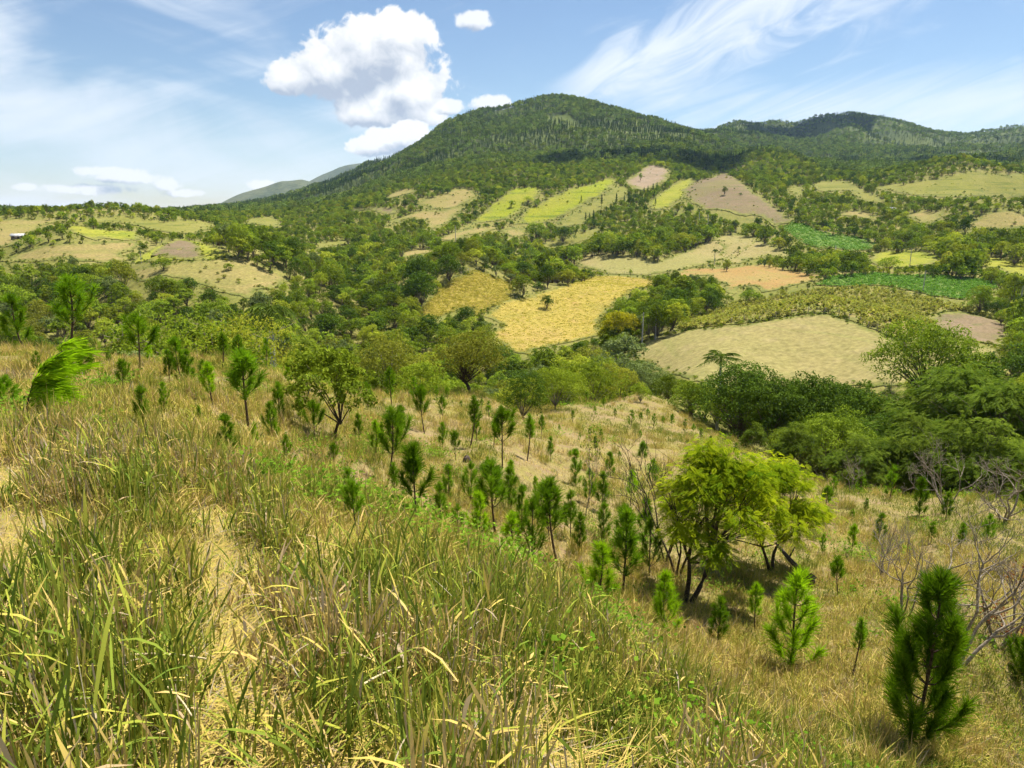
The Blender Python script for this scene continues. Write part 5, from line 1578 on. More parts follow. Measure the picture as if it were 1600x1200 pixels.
PINES = [  # column, foot row, top row, shape, width factor, label
    (26, 535, 468, 2, 1.2, 'bushy pine at the far left on the ridge'),
    (88, 548, 444, 1, 1.3, 'tall pine with bare stem on the left ridge, second from the left'),
    (217, 588, 500, 1, 1.25, 'dark-stemmed pine with spreading crown on the ridge left of centre'),
    (235, 572, 540, 3, 1.0, 'small pine right behind the dark-stemmed ridge pine'),
    (286, 600, 534, 2, 1.0, 'twin-topped bushy pine on the ridge, left of the pair'),
    (300, 603, 552, 2, 1.0, 'twin-topped bushy pine on the ridge, right of the pair'),
    (222, 676, 610, 2, 1.0, 'stout low pine among the dry grass on the left'),
    (335, 638, 572, 3, 1.1, 'slim ragged pine below the twin-topped pines'),
    (389, 674, 558, 0, 1.3, 'tall well-shaped pine with upswept branches left of the leafy tree'),
    (347, 576, 524, 6, 1.4, 'thin pine on the ridge skyline'), (370, 566, 524, 6, 1.4, 'thin pine on the ridge skyline, next to its twin'), (412, 574, 530, 2, .9, 'dark compact pine at the right end of the ridge'),
    (170, 570, 550, 2, 1.1, 'tiny pine behind the bent pine on the left'), (436, 658, 604, 5, .9, 'small open pine right of the tall well-shaped pine'), (360, 714, 652, 2, 1.2, 'dense cone-shaped pine low on the left slope'),
    (402, 706, 664, 3, .7, 'weak thin pine beside the dense cone-shaped one'), (490, 702, 634, 1, .9, 'small pine with bare stem in front of the leafy tree'), (447, 726, 684, 2, .8, 'tiny grey-green pine below the leafy tree'),
    (613, 637, 574, 0, 1.0, 'slender pine right of the leafy tree on the crest'), (604, 756, 647, 1, 1.05, 'pine with long bare dark stem at the centre left of the slope'), (655, 834, 708, 0, 1.05, 'tall narrow pine with brown lower needles at the centre'),
    (664, 678, 613, 1, .95, 'pine with rounded top and bush at its foot'), (693, 662, 618, 3, 1.0, 'small slim pine right of the round-topped one'), (733, 700, 626, 6, 1.2, 'very thin tall pine at the middle of the slope'),
    (645, 622, 590, 5, 1.2, 'small broad pine near the crest'), (682, 630, 604, 2, 1.1, 'small dark pine under the wide olive-green tree'), (785, 732, 648, 1, 1.1, 'upright pine with clear stem right of centre'),
    (775, 836, 726, 0, 1.15, 'dark wind-bent pine with bare stem at the centre of the slope'), (745, 852, 778, 4, 1.0, 'bright bushy pine left of the dark wind-bent pine'), (806, 880, 808, 3, 1.1, 'narrow pine, left one of the close pair at the centre'),
    (830, 886, 792, 5, .95, 'open feathery pine, right one of the close pair at the centre'), (873, 882, 758, 0, 1.05, 'tall dark pine right of the close pair'), (892, 842, 774, 3, .9, 'narrow pine just behind the tall dark one'),
    (823, 720, 656, 6, 1.2, 'thin pine in two tufts at mid slope'), (845, 686, 648, 1, .9, 'small stemmed pine below the dense dark shrub'), (836, 786, 748, 3, .8, 'tiny slim pine on the bare brown patch'),
    (955, 746, 710, 2, 1.0, 'small dark pine on the slope left of the bare shrub'), (930, 946, 858, 4, 1.3, 'bright green rounded pine below the slope at the centre right'), (973, 928, 808, 3, 1.15, 'dark tall pine behind the bright green rounded one'),
    (1040, 992, 904, 4, .95, 'pine at the foot of the acacia stems'), (1240, 1042, 904, 4, 1.05, 'bright bushy pine before the fallen log'), (1285, 868, 838, 2, .8, 'small dark pine right of the acacia'),
    (1341, 770, 734, 2, 1.2, 'bushy pine, left one on the yellow grass by the gully'), (1390, 780, 728, 2, 1.1, 'taller bushy pine on the yellow grass by the gully'), (1437, 806, 753, 2, 1.1, 'bushy pine, third from the left on the yellow grass by the gully'), (1478, 812, 774, 2, 1.2, 'dark bushy pine at the right of the yellow grass'),
    (1300, 775, 744, 2, 1.2, 'low bushy pine beside the brown twiggy shrub'), (1285, 803, 764, 1, 1.1, 'small stemmed pine right behind the acacia crown'), (1352, 800, 780, 3, 1.2, 'tiny pine on the yellow grass by the gully'), (1330, 813, 797, 2, 1.2, 'tiny round pine on the bare soil by the gully'), (1455, 848, 818, 3, 1.2, 'small grey pine behind the dead shrub'),
]
for k, (u, v, vt, m, wk, lab) in enumerate(PINES):
    loc, h, d = stand_h(u, v, vt)
    ms = YPF[(0 if m in (0, 3, 6) else (2 if m == 1 else 1))] if d > 42 else YP[ALT[m][k % len(ALT[m])]]
    put('young_pine', ms, loc, h * 1.10, 2.12, lab, 'pine', 'young pines planted on the hillside', k * 1.37, wk * 1.06, ('trunk', 'needles'))
rng = np.random.default_rng(31)
SMALLP = [(895, 660, 640), (915, 632, 612), (873, 676, 666), (968, 722, 705), (765, 656, 626), (785, 657, 632), (752, 640, 622), (1022, 669, 646), (1035, 666, 650), (1050, 669, 646), (985, 667, 640), (1000, 662, 643), (1012, 655, 638), (930, 650, 634), (945, 640, 622),
          (960, 655, 638), (1070, 676, 655), (1082, 680, 662), (1095, 690, 668), (905, 690, 676), (890, 720, 706), (1000, 690, 672), (940, 690, 670), (700, 625, 605), (720, 640, 625), (800, 668, 650), (868, 640, 626), (1110, 700, 680), (975, 628, 612), (960, 618, 604)]
for k, (u, v, vt) in enumerate(SMALLP):
    loc, h, d = stand_h(u, v, vt)
    put('young_pine', YPF[k % 3], loc, max(h, .6), 2.0, 'tiny young pine ' + ('below the wide olive-green tree' if u < 760 else 'beside the dense dark shrub' if u < 880 else 'in the far rows right of the dense dark shrub' if u < 950 else 'in the far rows below the crest thicket' if u < 1015 else 'in the lowest far row near the mango belt'), 'pine', 'young pines in the far lower rows', k * 1.37, 1.25, ('trunk', 'needles'))
EXTRA = [(140, 575, 540), (60, 585, 556), (255, 640, 606), (310, 668, 640), (455, 610, 578), (470, 655, 622), (520, 735, 700), (560, 690, 655), (575, 640, 606), (550, 790, 745), (600, 700, 668), (640, 760, 720), (700, 780, 736), (712, 720, 684),
         (745, 690, 656), (715, 850, 800), (690, 700, 668), (760, 760, 722), (800, 770, 730), (815, 830, 775), (850, 810, 762), (905, 870, 815), (920, 790, 745), (945, 850, 800), (930, 720, 690), (985, 790, 745), (1010, 840, 790), (1000, 735, 700), (860, 720, 690), (1020, 760, 725),
         (1130, 740, 712), (1150, 720, 696), (1330, 870, 830), (1370, 850, 812), (1310, 930, 880), (1500, 860, 825), (1540, 850, 812), (1120, 1010, 950), (1330, 1060, 985), (1180, 985, 925), (110, 600, 552), (190, 618, 572), (265, 598, 556), (322, 612, 572), (430, 690, 640), (540, 655, 612), (585, 720, 670), (625, 690, 645), (560, 840, 772), (690, 830, 770), (735, 790, 735), (660, 640, 606), (770, 700, 660), (860, 850, 790), (900, 760, 715), (970, 860, 800), (940, 800, 750), (1015, 900, 830), (800, 800, 745), (620, 800, 740)]
for k, (u, v, vt) in enumerate(EXTRA):
    loc, h, d = stand_h(u, v, vt)
    wh = 'on the grassy ridge at the left' if u < 400 else 'around the glossy leafy tree' if u < 600 else 'in the loose rows at the left of mid slope' if u < 760 else 'in the loose rows at the centre of mid slope' if u < 900 else 'in the loose rows left of the acacia' if u < 1100 else 'below and right of the acacia'
    put('young_pine', (YP + YPF)[(3, 5, 8, 6, 9, 2, 7)[k % 7]] if d < 42 else YPF[k % 3], loc, h * 1.25, 2.12, ('short ' if vt > v - 36 else 'slim ') + 'young pine ' + wh, 'pine', 'young pines between the rows', k * 2.17, 1.05, ('trunk', 'needles'))
# the large pines at the lower right and the wind-bent one on the left
big = young_pine(820, 2.9, .0, 16000, .30, .0030, .22, 10, taper=1.0)
loc, h, d = stand_h(1425, 1165, 880)
put('young_pine', big, loc, h, 2.85, 'largest bushy pine in the lower right foreground', 'pine', None, .6, .9, ('trunk', 'needles'))
big2 = young_pine(821, 2.0, .0, 12000, .22, .0032, .26, 8)
loc, h, d = stand_h(1606, 1090, 975)
put('young_pine', big2, loc, h, 2.0, 'pine cut off by the right edge of the photo', 'pine', None, 1.6, 1.1, ('trunk', 'needles'))
wp = windswept_pine(822, 1.35, 1.6, 3200, .36, .0024, 'needle_bright')
loc, h, d = stand_h(40, 652, 545)
plant('young_pine', wp, loc, 0.0, 1.0, 'bright green pine swept to the right by wind at the left edge', 'pine', None, ('trunk', 'needles'))
wp2 = young_pine(823, 1.2, .0, 2600, .26, .0032, .26, 5, 'needle', wind=.3)
loc, h, d = stand_h(8, 640, 586)
put('young_pine', wp2, loc, h, 1.2, 'low green pine cut off by the left edge of the photo', 'pine', None, 0.0, 1.1, ('trunk', 'needles'))
loc, h, d = stand_h(128, 590, 540)
put('young_pine', wp2, loc, h, 1.2, 'soft green pine just behind the wind-swept one', 'pine', None, 0.0, 1.0, ('trunk', 'needles'))


# ------------------------------------------------------------------ grass
def blades(P, rng, L, wd, lean, curve, tint, az=None, lv=4, tip=0.12):
    """Curved tapering blades; returns vertices, quads, tint per vertex."""
    n = len(P)
    az = rng.uniform(0, 2 * math.pi, n) if az is None else az
    out = np.stack([np.cos(az), np.sin(az), np.zeros(n)], 1)
    side = np.stack([-np.sin(az), np.cos(az), np.zeros(n)], 1)
    tw = rng.uniform(-1.2, 1.2, n)
    side = side * np.cos(tw)[:, None] + out * np.sin(tw)[:, None]
    t = np.linspace(0, 1, lv)
    V = np.zeros((n, lv, 2, 3))
    for k, tt in enumerate(t):
        ang = lean + curve * tt                       # angle from upright grows along the blade
        if k == 0: c = P.copy()
        else: c = c + (out * np.sin((lean + curve * (tt - 0.5 / lv)))[:, None] + np.array([0, 0, 1.0]) * np.cos((lean + curve * (tt - 0.5 / lv)))[:, None]) * (L / (lv - 1))[:, None]
        w = wd * (0.75 + 0.5 * math.sin(tt * math.pi)) if tt < 1 else wd * tip
        V[:, k, 0] = c - side * w[:, None] * 0.5; V[:, k, 1] = c + side * w[:, None] * 0.5
    i = np.arange(n)[:, None] * (lv * 2); j = np.arange(lv - 1)[None] * 2
    q = np.stack([i + j, i + j + 1, i + j + 3, i + j + 2], -1).reshape(-1, 4)
    return V.reshape(-1, 3), q, np.repeat(tint, lv * 2)


def blade_mesh(name, parts):
    V, Q, T, n = [], [], [], 0
    for v, q, t in parts:
        V.append(v); Q.append(q + n); T.append(t); n += len(v)
    return mesh_np(name, np.concatenate(V), np.concatenate(Q), np.concatenate(T), False, 'grass')


# trodden straw paths: polylines on the ground and their half width
PATHS = [([(395, 1240), (372, 1130), (350, 1030), (338, 940), (332, 870), (326, 815)], 0.215), ([(-40, 1010), (-5, 900), (5, 800), (-15, 710)], 0.26), ([(770, 1230), (810, 1165)], 0.22), ([(480, 905), (520, 830)], .08)]
PATHW = [(np.array([hit(u, v)[:2] for u, v in p]), w) for p, w in PATHS]


def path_dist(x, y):
    d = np.full(len(x), 9.0)
    for P, w in PATHW:
        for a, b in zip(P[:-1], P[1:]):
            ab = b - a
            t = np.clip(((x - a[0]) * ab[0] + (y - a[1]) * ab[1]) / (ab @ ab), 0, 1)
            d = np.minimum(d, np.hypot(x - a[0] - ab[0] * t, y - a[1] - ab[1] * t) - w)
    return d


rng = np.random.default_rng(12)
gx, gy = polar_scatter(0.9, 15.0, math.radians(-47), math.radians(47), lambda d: 0.155 + 0.011 * d, rng)
gd = np.hypot(gx, gy); ga = np.degrees(np.arctan2(gx, gy))
pd = path_dist(gx, gy)
lim = np.interp(ga, [-47, -30, -22, -16, -8, 0, 10, 20, 30, 47], [12, 11, 8.2, 5.6, 4.9, 5.5, 5.9, 5.5, 4.5, 4.1])
den = fbm(gx, gy, 0.62, 2, 61) * 1.5 + 0.20 - np.clip((gd - lim) / 1.2, 0, 2)
tall = ((pd > 0.03 + .12 * fbm(gx, gy, .5, 2, 69)) | ((rng.uniform(0, 1, len(gx)) < .16) & (gd > 2.2))) & (den > rng.uniform(0.0, 0.16, len(gx)))
cx, cy = gx[tall], gy[tall]; cd = gd[tall]
nt = len(cx)
hk = np.clip(0.50 + 0.30 * fbm(cx, cy, 0.5, 2, 63) + .12 * np.clip(den[tall], 0, 1), 0.22, 0.80) * .88 * np.clip(pd[tall] / 0.3 + 0.42, .4, 1) * np.clip((cd - 0.4) / 1.4, 0.4, 1.0)
dry = np.clip(0.52 + 0.85 * fbm(cx, cy, 0.8, 2, 65), 0.08, .95)
sl_a = rng.uniform(0, 6.28, nt); sl_m = rng.uniform(0, .16, nt)          # each tuft leans its own way
NS, NL, NQ = 58, 46, 20
parts = []
# stiff stems, most of them cut off at much the same height
ix = np.repeat(np.arange(nt), NS); n_ = len(ix)
r = 0.115 * np.sqrt(rng.uniform(0, 1, n_)) * (1 + .05 * cd[ix]); a = rng.uniform(0, 6.28, n_)
bx = cx[ix] + np.cos(a) * r; by = cy[ix] + np.sin(a) * r
Ps = np.stack([bx, by, H(bx, by) - 0.02], 1)
Ls = hk[ix] * rng.uniform(.62, 1.08, n_)
lean = np.abs(rng.normal(0, .09, n_)) + sl_m[ix]; azs = sl_a[ix] + rng.normal(0, .6, n_)
ds = rng.uniform(0, 1, n_) < dry[ix]
ts = np.where(ds, rng.uniform(.60, 1.0, n_), rng.uniform(.03, .46, n_))
parts.append(blades(Ps, rng, Ls, rng.uniform(.0034, .0066, n_) * (1 + .05 * cd[ix]), lean, rng.uniform(-.05, .08, n_), ts, azs, lv=2, tip=.8))
# leaf blades leaving the stems at all heights
k_ = rng.integers(0, n_, nt * NL); m_ = len(k_)
t = rng.uniform(.15, 1.0, m_) ** .8
dirv = np.stack([np.cos(azs[k_]) * np.sin(lean[k_]), np.sin(azs[k_]) * np.sin(lean[k_]), np.cos(lean[k_])], 1)
Pl = Ps[k_] + dirv * (Ls[k_] * t)[:, None]
dl = rng.uniform(0, 1, m_) < (dry[ix[k_]] * .9)
Ll = rng.uniform(.08, .30, m_) * np.where(dl, .85, 1.1)
tl = np.where(dl, rng.uniform(.46, .96, m_), rng.uniform(.0, .44, m_))
brk = rng.uniform(0, 1, m_) < .22
parts.append(blades(Pl, rng, Ll, rng.uniform(.0040, .0105, m_) * (1 + .06 * cd[ix[k_]]), rng.uniform(.05, .55, m_) + np.where(brk, .7, 0), rng.uniform(-.1, .75, m_) + np.where(brk, .6, 0), tl, rng.uniform(0, 6.28, m_), lv=4))
# scraps of dead leaf caught between them
ix2 = np.repeat(np.arange(nt), NQ); q_ = len(ix2)
rr = .15 * np.sqrt(rng.uniform(0, 1, q_)); aa = rng.uniform(0, 6.28, q_)
sx_ = cx[ix2] + np.cos(aa) * rr; sy_ = cy[ix2] + np.sin(aa) * rr
Pq = np.stack([sx_, sy_, H(sx_, sy_) + hk[ix2] * rng.uniform(.0, .7, q_)], 1)
parts.append(blades(Pq, rng, rng.uniform(.05, .18, q_), rng.uniform(.003, .008, q_), rng.uniform(.4, 2.3, q_), rng.uniform(-.6, .9, q_), np.where(rng.uniform(0, 1, q_) < .75, rng.uniform(.52, 1.0, q_), rng.uniform(.1, .45, q_)), lv=3))
# a few long green leaves standing out
ix3 = rng.integers(0, nt, nt // 4); q_ = len(ix3)
Pg = np.stack([cx[ix3], cy[ix3], H(cx[ix3], cy[ix3])], 1)
parts.append(blades(Pg, rng, hk[ix3] * rng.uniform(1.0, 1.5, q_), rng.uniform(.006, .012, q_), rng.uniform(.05, .4, q_), rng.uniform(.1, .8, q_), np.where(rng.uniform(0, 1, q_) < .6, rng.uniform(0, .25, q_), rng.uniform(.45, .7, q_)), lv=5))
obj('tall_grass', blade_mesh('tall_grass', parts), kind='stuff', label='tall tufts of green and straw-coloured cut grass filling the foreground', category='grass')
print('TUFTS', nt)

# straw lying on the ground
n = 15000
ll = rng.uniform(math.log(1.3), math.log(13), n)
dd = np.exp(ll); aa = np.radians(rng.uniform(-46, 46, n))
x, y = np.sin(aa) * dd, np.cos(aa) * dd
onp = path_dist(x, y) < 0.1
P = np.stack([x, y, H(x, y) + rng.uniform(.0, .07, n) + np.where(onp, .015, 0)], 1)
m1 = blades(P, rng, rng.uniform(.12, .42, n), rng.uniform(.003, .007, n), rng.uniform(1.25, 1.62, n), rng.uniform(-.15, .25, n), np.where(rng.uniform(0, 1, n) < .85, rng.uniform(.5, .76, n), rng.uniform(.2, .45, n)))
px, py = [], []
for Pw, w in PATHW:
    seg = np.hypot(*(Pw[1:] - Pw[:-1]).T)
    k = int(1500 * seg.sum() * w / .22)
    s = rng.choice(len(seg), k, p=seg / seg.sum()); t = rng.uniform(0, 1, k)
    q = Pw[s] * (1 - t)[:, None] + Pw[s + 1] * t[:, None] + rng.normal(0, w * .8, (k, 2))
    px.append(q[:, 0]); py.append(q[:, 1])
px = np.concatenate(px); py = np.concatenate(py); n = len(px)
P = np.stack([px, py, H(px, py) + rng.uniform(.0, .05, n)], 1)
m2 = blades(P, rng, rng.uniform(.10, .36, n), rng.uniform(.002, .005, n), rng.uniform(1.2, 1.62, n), rng.uniform(-.2, .3, n), np.where(rng.uniform(0, 1, n) < .42, rng.uniform(.54, .74, n), np.where(rng.uniform(0, 1, n) < .45, rng.uniform(.2, .5, n), rng.uniform(.78, 1., n))))
obj('straw', blade_mesh('straw', [m1, m2]), kind='stuff', label='golden straw and cut blades lying flat on the trodden ground', category='straw')


# clumps for the slope beyond
def clump(seed, nb, h, rad, t0, t1, flat=0.3, wd=.006):
    rg = np.random.default_rng(seed)
    r = rad * np.sqrt(rg.uniform(0, 1, nb)); a = rg.uniform(0, 6.28, nb)
    P = np.stack([np.cos(a) * r, np.sin(a) * r, np.full(nb, -.03) + h * .35 * rg.uniform(0, 1, nb) ** 2], 1)
    lean = np.abs(rg.normal(0, .30 + flat * .6, nb))
    tint = np.clip(rg.uniform(t0, t1, nb) - .03 + np.where(rg.uniform(0, 1, nb) < .22, rg.uniform(-.4, .4, nb), 0), 0, 1)
    return blade_mesh('grass_clump', [blades(P, rg, h * rg.uniform(.3, 1.1, nb), np.full(nb, wd) * rg.uniform(.6, 1.6, nb), lean, rg.uniform(-.5, 1.1, nb), tint, rg.uniform(0, 6.28, nb), 3)])


CL = [clump(900, 90, .26, .42, .45, .75, .5, .010), clump(901, 90, .24, .44, .28, .62, .5, .010), clump(902, 90, .20, .44, .10, .42, .5, .010), clump(903, 100, .16, .50, .55, .95, 1.2, .010), clump(904, 90, .34, .38, .35, .80, .4, .010), clump(905, 100, .15, .55, .22, .60, 1.0, .010), clump(906, 90, .18, .46, .03, .35, .6, .011), clump(907, 110, .12, .58, .75, 1.0, 1.5, .010)]
n = 24000
ll = rng.uniform(math.log(3.0), math.log(118), n)
d = np.exp(ll); a = np.radians(rng.uniform(-42, 42, n))
keep = d < crest(a) + 6
d, a = d[keep], a[keep]
x, y = np.sin(a) * d, np.cos(a) * d
keep = path_dist(x, y) > .12
d, a, x, y = d[keep], a[keep], x[keep], y[keep]
f1 = fbm(x, y, 7.0, 3, 101); f2 = fbm(x, y, 2.2, 3, 103); f3 = fbm(x, y, 11.0, 2, 105)
w = np.interp(np.degrees(a), [-42, -12, 0, 20, 42], [.16, .05, 0, .0, .05])
bare = (f2 * .9 + f3 * .6 - w * 1.6) > .20
keep = ~bare | (rng.uniform(0, 1, len(d)) < .30)
x, y, d, a, f1, f2, bare = (q[keep] for q in (x, y, d, a, f1, f2, bare))
n = len(x)
g = f1 * .9 + f2 * .35 + .29 + rng.uniform(-.30, .30, n)
left = np.degrees(a) < -12
pk = np.where(bare, np.where(rng.uniform(0, 1, n) < .6, 7, 3), np.where(g < -.32, np.where(rng.uniform(0, 1, n) < .5, 3, 0), np.where(g < -.05, np.where(rng.uniform(0, 1, n) < .6, 0, 4), np.where(g < .22, np.where(rng.uniform(0, 1, n) < .5, 1, 5), np.where(g < .42, 2, 6)))))
pk = np.where(left & (pk == 6), 1, pk)
sc = rng.uniform(.7, 1.35, n) * np.interp(d, [5, 12, 40, 110], [.62, .8, 1.15, 1.9])
# lie along the slope a little
stuff('hillside_grass', np.stack([x, y, H(x, y)], 1), rng.uniform(0, 6.28, n), sc, pk, CL, 'short dry yellow and green grass covering the slope under the young pines', 'grass')

# taller tussocks, dead clumps and green sprigs that make the slope uneven
TU = [clump(950, 110, .62, .20, .25, .70, .3, .009), clump(951, 110, .50, .26, .05, .45, .4, .009), clump(952, 120, .40, .30, .70, 1.0, .9, .010), clump(953, 110, .55, .24, .45, .85, .5, .009), clump(954, 90, .34, .22, .0, .30, .5, .011)]
n = 5200
d = np.exp(rng.uniform(math.log(7), math.log(112), n)); a = np.radians(rng.uniform(-42, 42, n))
x, y = np.sin(a) * d, np.cos(a) * d
f = fbm(x, y, 4.0, 3, 131); g = fbm(x, y, 9.0, 2, 133)
keep = (d < crest(a) + 4) & (f > -.02)
x, y, d, f, g = (q[keep] for q in (x, y, d, f, g))
n = len(x)
pk = np.where(g + rng.uniform(-.4, .4, n) > .18, np.where(rng.uniform(0, 1, n) < .5, 1, 4), np.where(rng.uniform(0, 1, n) < .35, 2, np.where(rng.uniform(0, 1, n) < .5, 0, 3)))
stuff('tussocks', np.stack([x, y, H(x, y)], 1), rng.uniform(0, 6.28, n), rng.uniform(.5, 1.25, n) * np.interp(d, [7, 20, 100], [.75, 1.0, 1.5]), pk, TU, 'rough tussocks and dead clumps dotted over the grassy slope', 'grass')

# green weeds low on the slope
WEED = []
for k in range(3):
    rg = np.random.default_rng(920 + k); mb = MB(); nn = 110
    P = rg.normal(0, 1, (nn, 3)) * np.array([.22, .22, .07]) + np.array([0, 0, .16])
    leaves(mb, P, np.tile([0, 0, 1.0], (nn, 1)), .055, rg, rg.uniform(0, 1, nn), .75, .5)
    WEED.append(mb.mesh('weed_patch', 'weed_leaf'))
n = 1700
d = np.exp(rng.uniform(math.log(3.5), math.log(75), n)); a = np.radians(rng.uniform(-38, 40, n))
x, y = np.sin(a) * d, np.cos(a) * d
keep = (fbm(x, y, 5.0, 2, 111) > .22) & (d < crest(a)) & (path_dist(x, y) > .5) & ((d > 9) | (rng.uniform(0, 1, len(d)) < .35))
x, y, d = x[keep], y[keep], d[keep]
stuff('weeds', np.stack([x, y, H(x, y)], 1), rng.uniform(0, 6, len(x)), rng.uniform(.7, 1.6, len(x)) * np.interp(d, [3.5, 9, 60], [.6, .8, 1.6]), rng.integers(0, 3, len(x)), WEED, 'patches of green leafy weeds scattered in the dry slope grass', 'weeds')


# crops
def crop_points(fi, n, rows=None):
    name, soil, B, dm = FIELD_WORLD[fi]
    lo, hi = B.min(0), B.max(0)
    q = rng.uniform(lo, hi, (n * 3, 2))
    if rows:
        ca, sa = math.cos(rows[1]), math.sin(rows[1])
        s = q[:, 0] * ca + q[:, 1] * sa; t = -q[:, 0] * sa + q[:, 1] * ca
        s = np.round(s / rows[0]) * rows[0] + rng.normal(0, .12, len(s))
        q = np.stack([s * ca - t * sa, s * sa + t * ca], 1)
    q = q[in_poly(q[:, 0], q[:, 1], [tuple(p) for p in B])][:n]
    return np.column_stack([q, H(q[:, 0], q[:, 1]) + .1])


def crop_mesh(seed, mat, h, w, nl, sz):
    rg = np.random.default_rng(seed); mb = MB()
    P = rg.uniform(-1, 1, (nl, 3)) * np.array([w, w, h * .5]) + np.array([0, 0, h * .5])
    leaves(mb, P, np.tile([0, -.3, 1.0], (nl, 1)), sz, rg, rg.uniform(0, 1, nl), .5, .7)
    return mb.mesh('crop', mat)


for nm, fis, n, mat, h, w, nl, sz, rows, lab in (('gold_crop', (23, 24), 5200, 'crop_gold', .24, .45, 14, .32, None, 'ripe yellow crop plants covering the golden fields'),
                                               ('maize_crop', (39,), 5200, 'crop_maize', 1.2, .4, 16, .7, (2.0, 1.2), 'drying maize plants in rows behind the pale domed pasture'),
                                               ('bean_crop', (29, 38), 2600, 'crop_green', .6, .5, 18, .5, (1.8, .9), 'low green bean plants covering the two bright green fields')):
    pts = np.concatenate([crop_points(fi, n, rows) for fi in fis])
    stuff(nm, pts, rng.uniform(0, 6, len(pts)), rng.uniform(.6, 1.3, len(pts)), rng.integers(0, 3, len(pts)), [crop_mesh(930 + k, mat, h, w, nl, sz) for k in range(3)], lab, 'crop')


# ------------------------------------------------------------------ distant blue ridges beyond the mountain's shoulder
def far_ridge(name, prof, d, depth, seed):
    us = np.linspace(prof[0][0], prof[-1][0], 150)
    vs_ = np.interp(us, [p[0] for p in prof], [p[1] for p in prof])
    rows = 14
    V = np.zeros((len(us), rows, 3))
    for i, (u, v) in enumerate(zip(us, vs_)):
        a, e = pix_azel(u, v)
        top = math.tan(e) * d
        for j in range(rows):
            t = j / (rows - 1)
            dd = d - depth * (1 - t) if t <= 1 else d
            V[i, j] = (math.sin(a) * dd, math.cos(a) * dd, -60 + (top + 60) * t ** 1.3)
    X, Y = V[..., 0], V[..., 1]
    t = np.linspace(0, 1, rows)[None]
    V[..., 2] += fbm(X, Y, 420, 4, seed) * 60 * (1 - t) * t * 3 + fbm(X, Y, 160, 3, seed + 3) * 9
    back = V[:, -1] + np.array([0, 500, -40])
    V = np.concatenate([V, back[:, None]], 1); rows += 1
    i = np.arange(len(us) - 1)[:, None] * rows; j = np.arange(rows - 1)[None]
    q = np.stack([i + j, i + rows + j, i + rows + j + 1, i + j + 1], -1).reshape(-1, 4)
    obj(name, mesh_np(name, V.reshape(-1, 3), q, None, True, 'mat_far'), kind='structure')


far_ridge('distant_ridge', [(300, 330), (340, 319), (380, 302), (410, 293), (440, 283), (470, 280), (520, 290), (600, 320)], 4800, 1100, 51)
far_ridge('distant_ridge', [(440, 320), (480, 284), (505, 272), (530, 262), (560, 256), (620, 250), (700, 262)], 6200, 1000, 57)

# ------------------------------------------------------------------ small things in the fields
def house(loc, rz, w, l, h, roof_col, label):
    e = obj('hut', None, None, loc, rz, label=label, category='hut')
    if 'hut_wall' not in MATS:
        bark_mat('hut_wall', (0.16, 0.13, 0.10), (0.25, 0.21, 0.16), 1.0)
        bark_mat('hut_roof', (0.32, 0.32, 0.32), (0.42, 0.42, 0.41), 0.8)
        bark_mat('hut_dark', (0.03, 0.025, 0.02), (0.05, 0.04, 0.035), 0.3)
    m = MB()
    m.box((0, 0, h / 2 - .2), (l, w, h + .4))
    g = np.array([[-l / 2, -w / 2, h], [-l / 2, w / 2, h], [-l / 2, 0, h + w * .26], [l / 2, -w / 2, h], [l / 2, w / 2, h], [l / 2, 0, h + w * .26]])
    m.add(g, tri=[(0, 2, 1), (3, 4, 5)])
    obj('wall', m.mesh('wall', 'hut_wall'), e)
    for s in (-1, 1):
        r = MB(); o_ = .45
        a = np.array([[-l / 2 - o_, s * (w / 2 + o_), h - o_ * .52], [l / 2 + o_, s * (w / 2 + o_), h - o_ * .52], [l / 2 + o_, 0, h + w * .26 + .02], [-l / 2 - o_, 0, h + w * .26 + .02]])
        b = a + np.array([0, 0, .07])
        r.add(np.concatenate([a, b]), [(0, 1, 2, 3), (4, 7, 6, 5), (0, 4, 5, 1), (1, 5, 6, 2), (2, 6, 7, 3), (3, 7, 4, 0)])
        obj('roof', r.mesh('roof', 'hut_roof'), e)
    r = MB(); r.box((l * .12, -w / 2 - .02, 1.0), (.9, .06, 2.0)); obj('door', r.mesh('door', 'hut_dark'), e)
    for x in (-l * .28, l * .36):
        r = MB(); r.box((x, -w / 2 - .02, 1.5), (.8, .06, .8)); obj('window', r.mesh('window', 'hut_dark'), e)


x, y, z, d = hit(29, 374)
house((float(x), float(y), float(z)), .25, 3.6, 5.6, 1.9, None, 'small hut with pale metal roof at the far left of the hills')
x, y, z, d = hit(1392, 331)
house((float(x), float(y), float(z)), -.3, 3.6, 5.0, 2.0, None, 'small pale hut among the hedges under the far right green hill')

POST = MB(); POST.tube(np.array([[0, 0, -.4], [.02, 0, .7], [0, .01, 1.45]]), np.array([.075, .07, .06]), 6); POST = POST.mesh('post', 'post_wood', True)


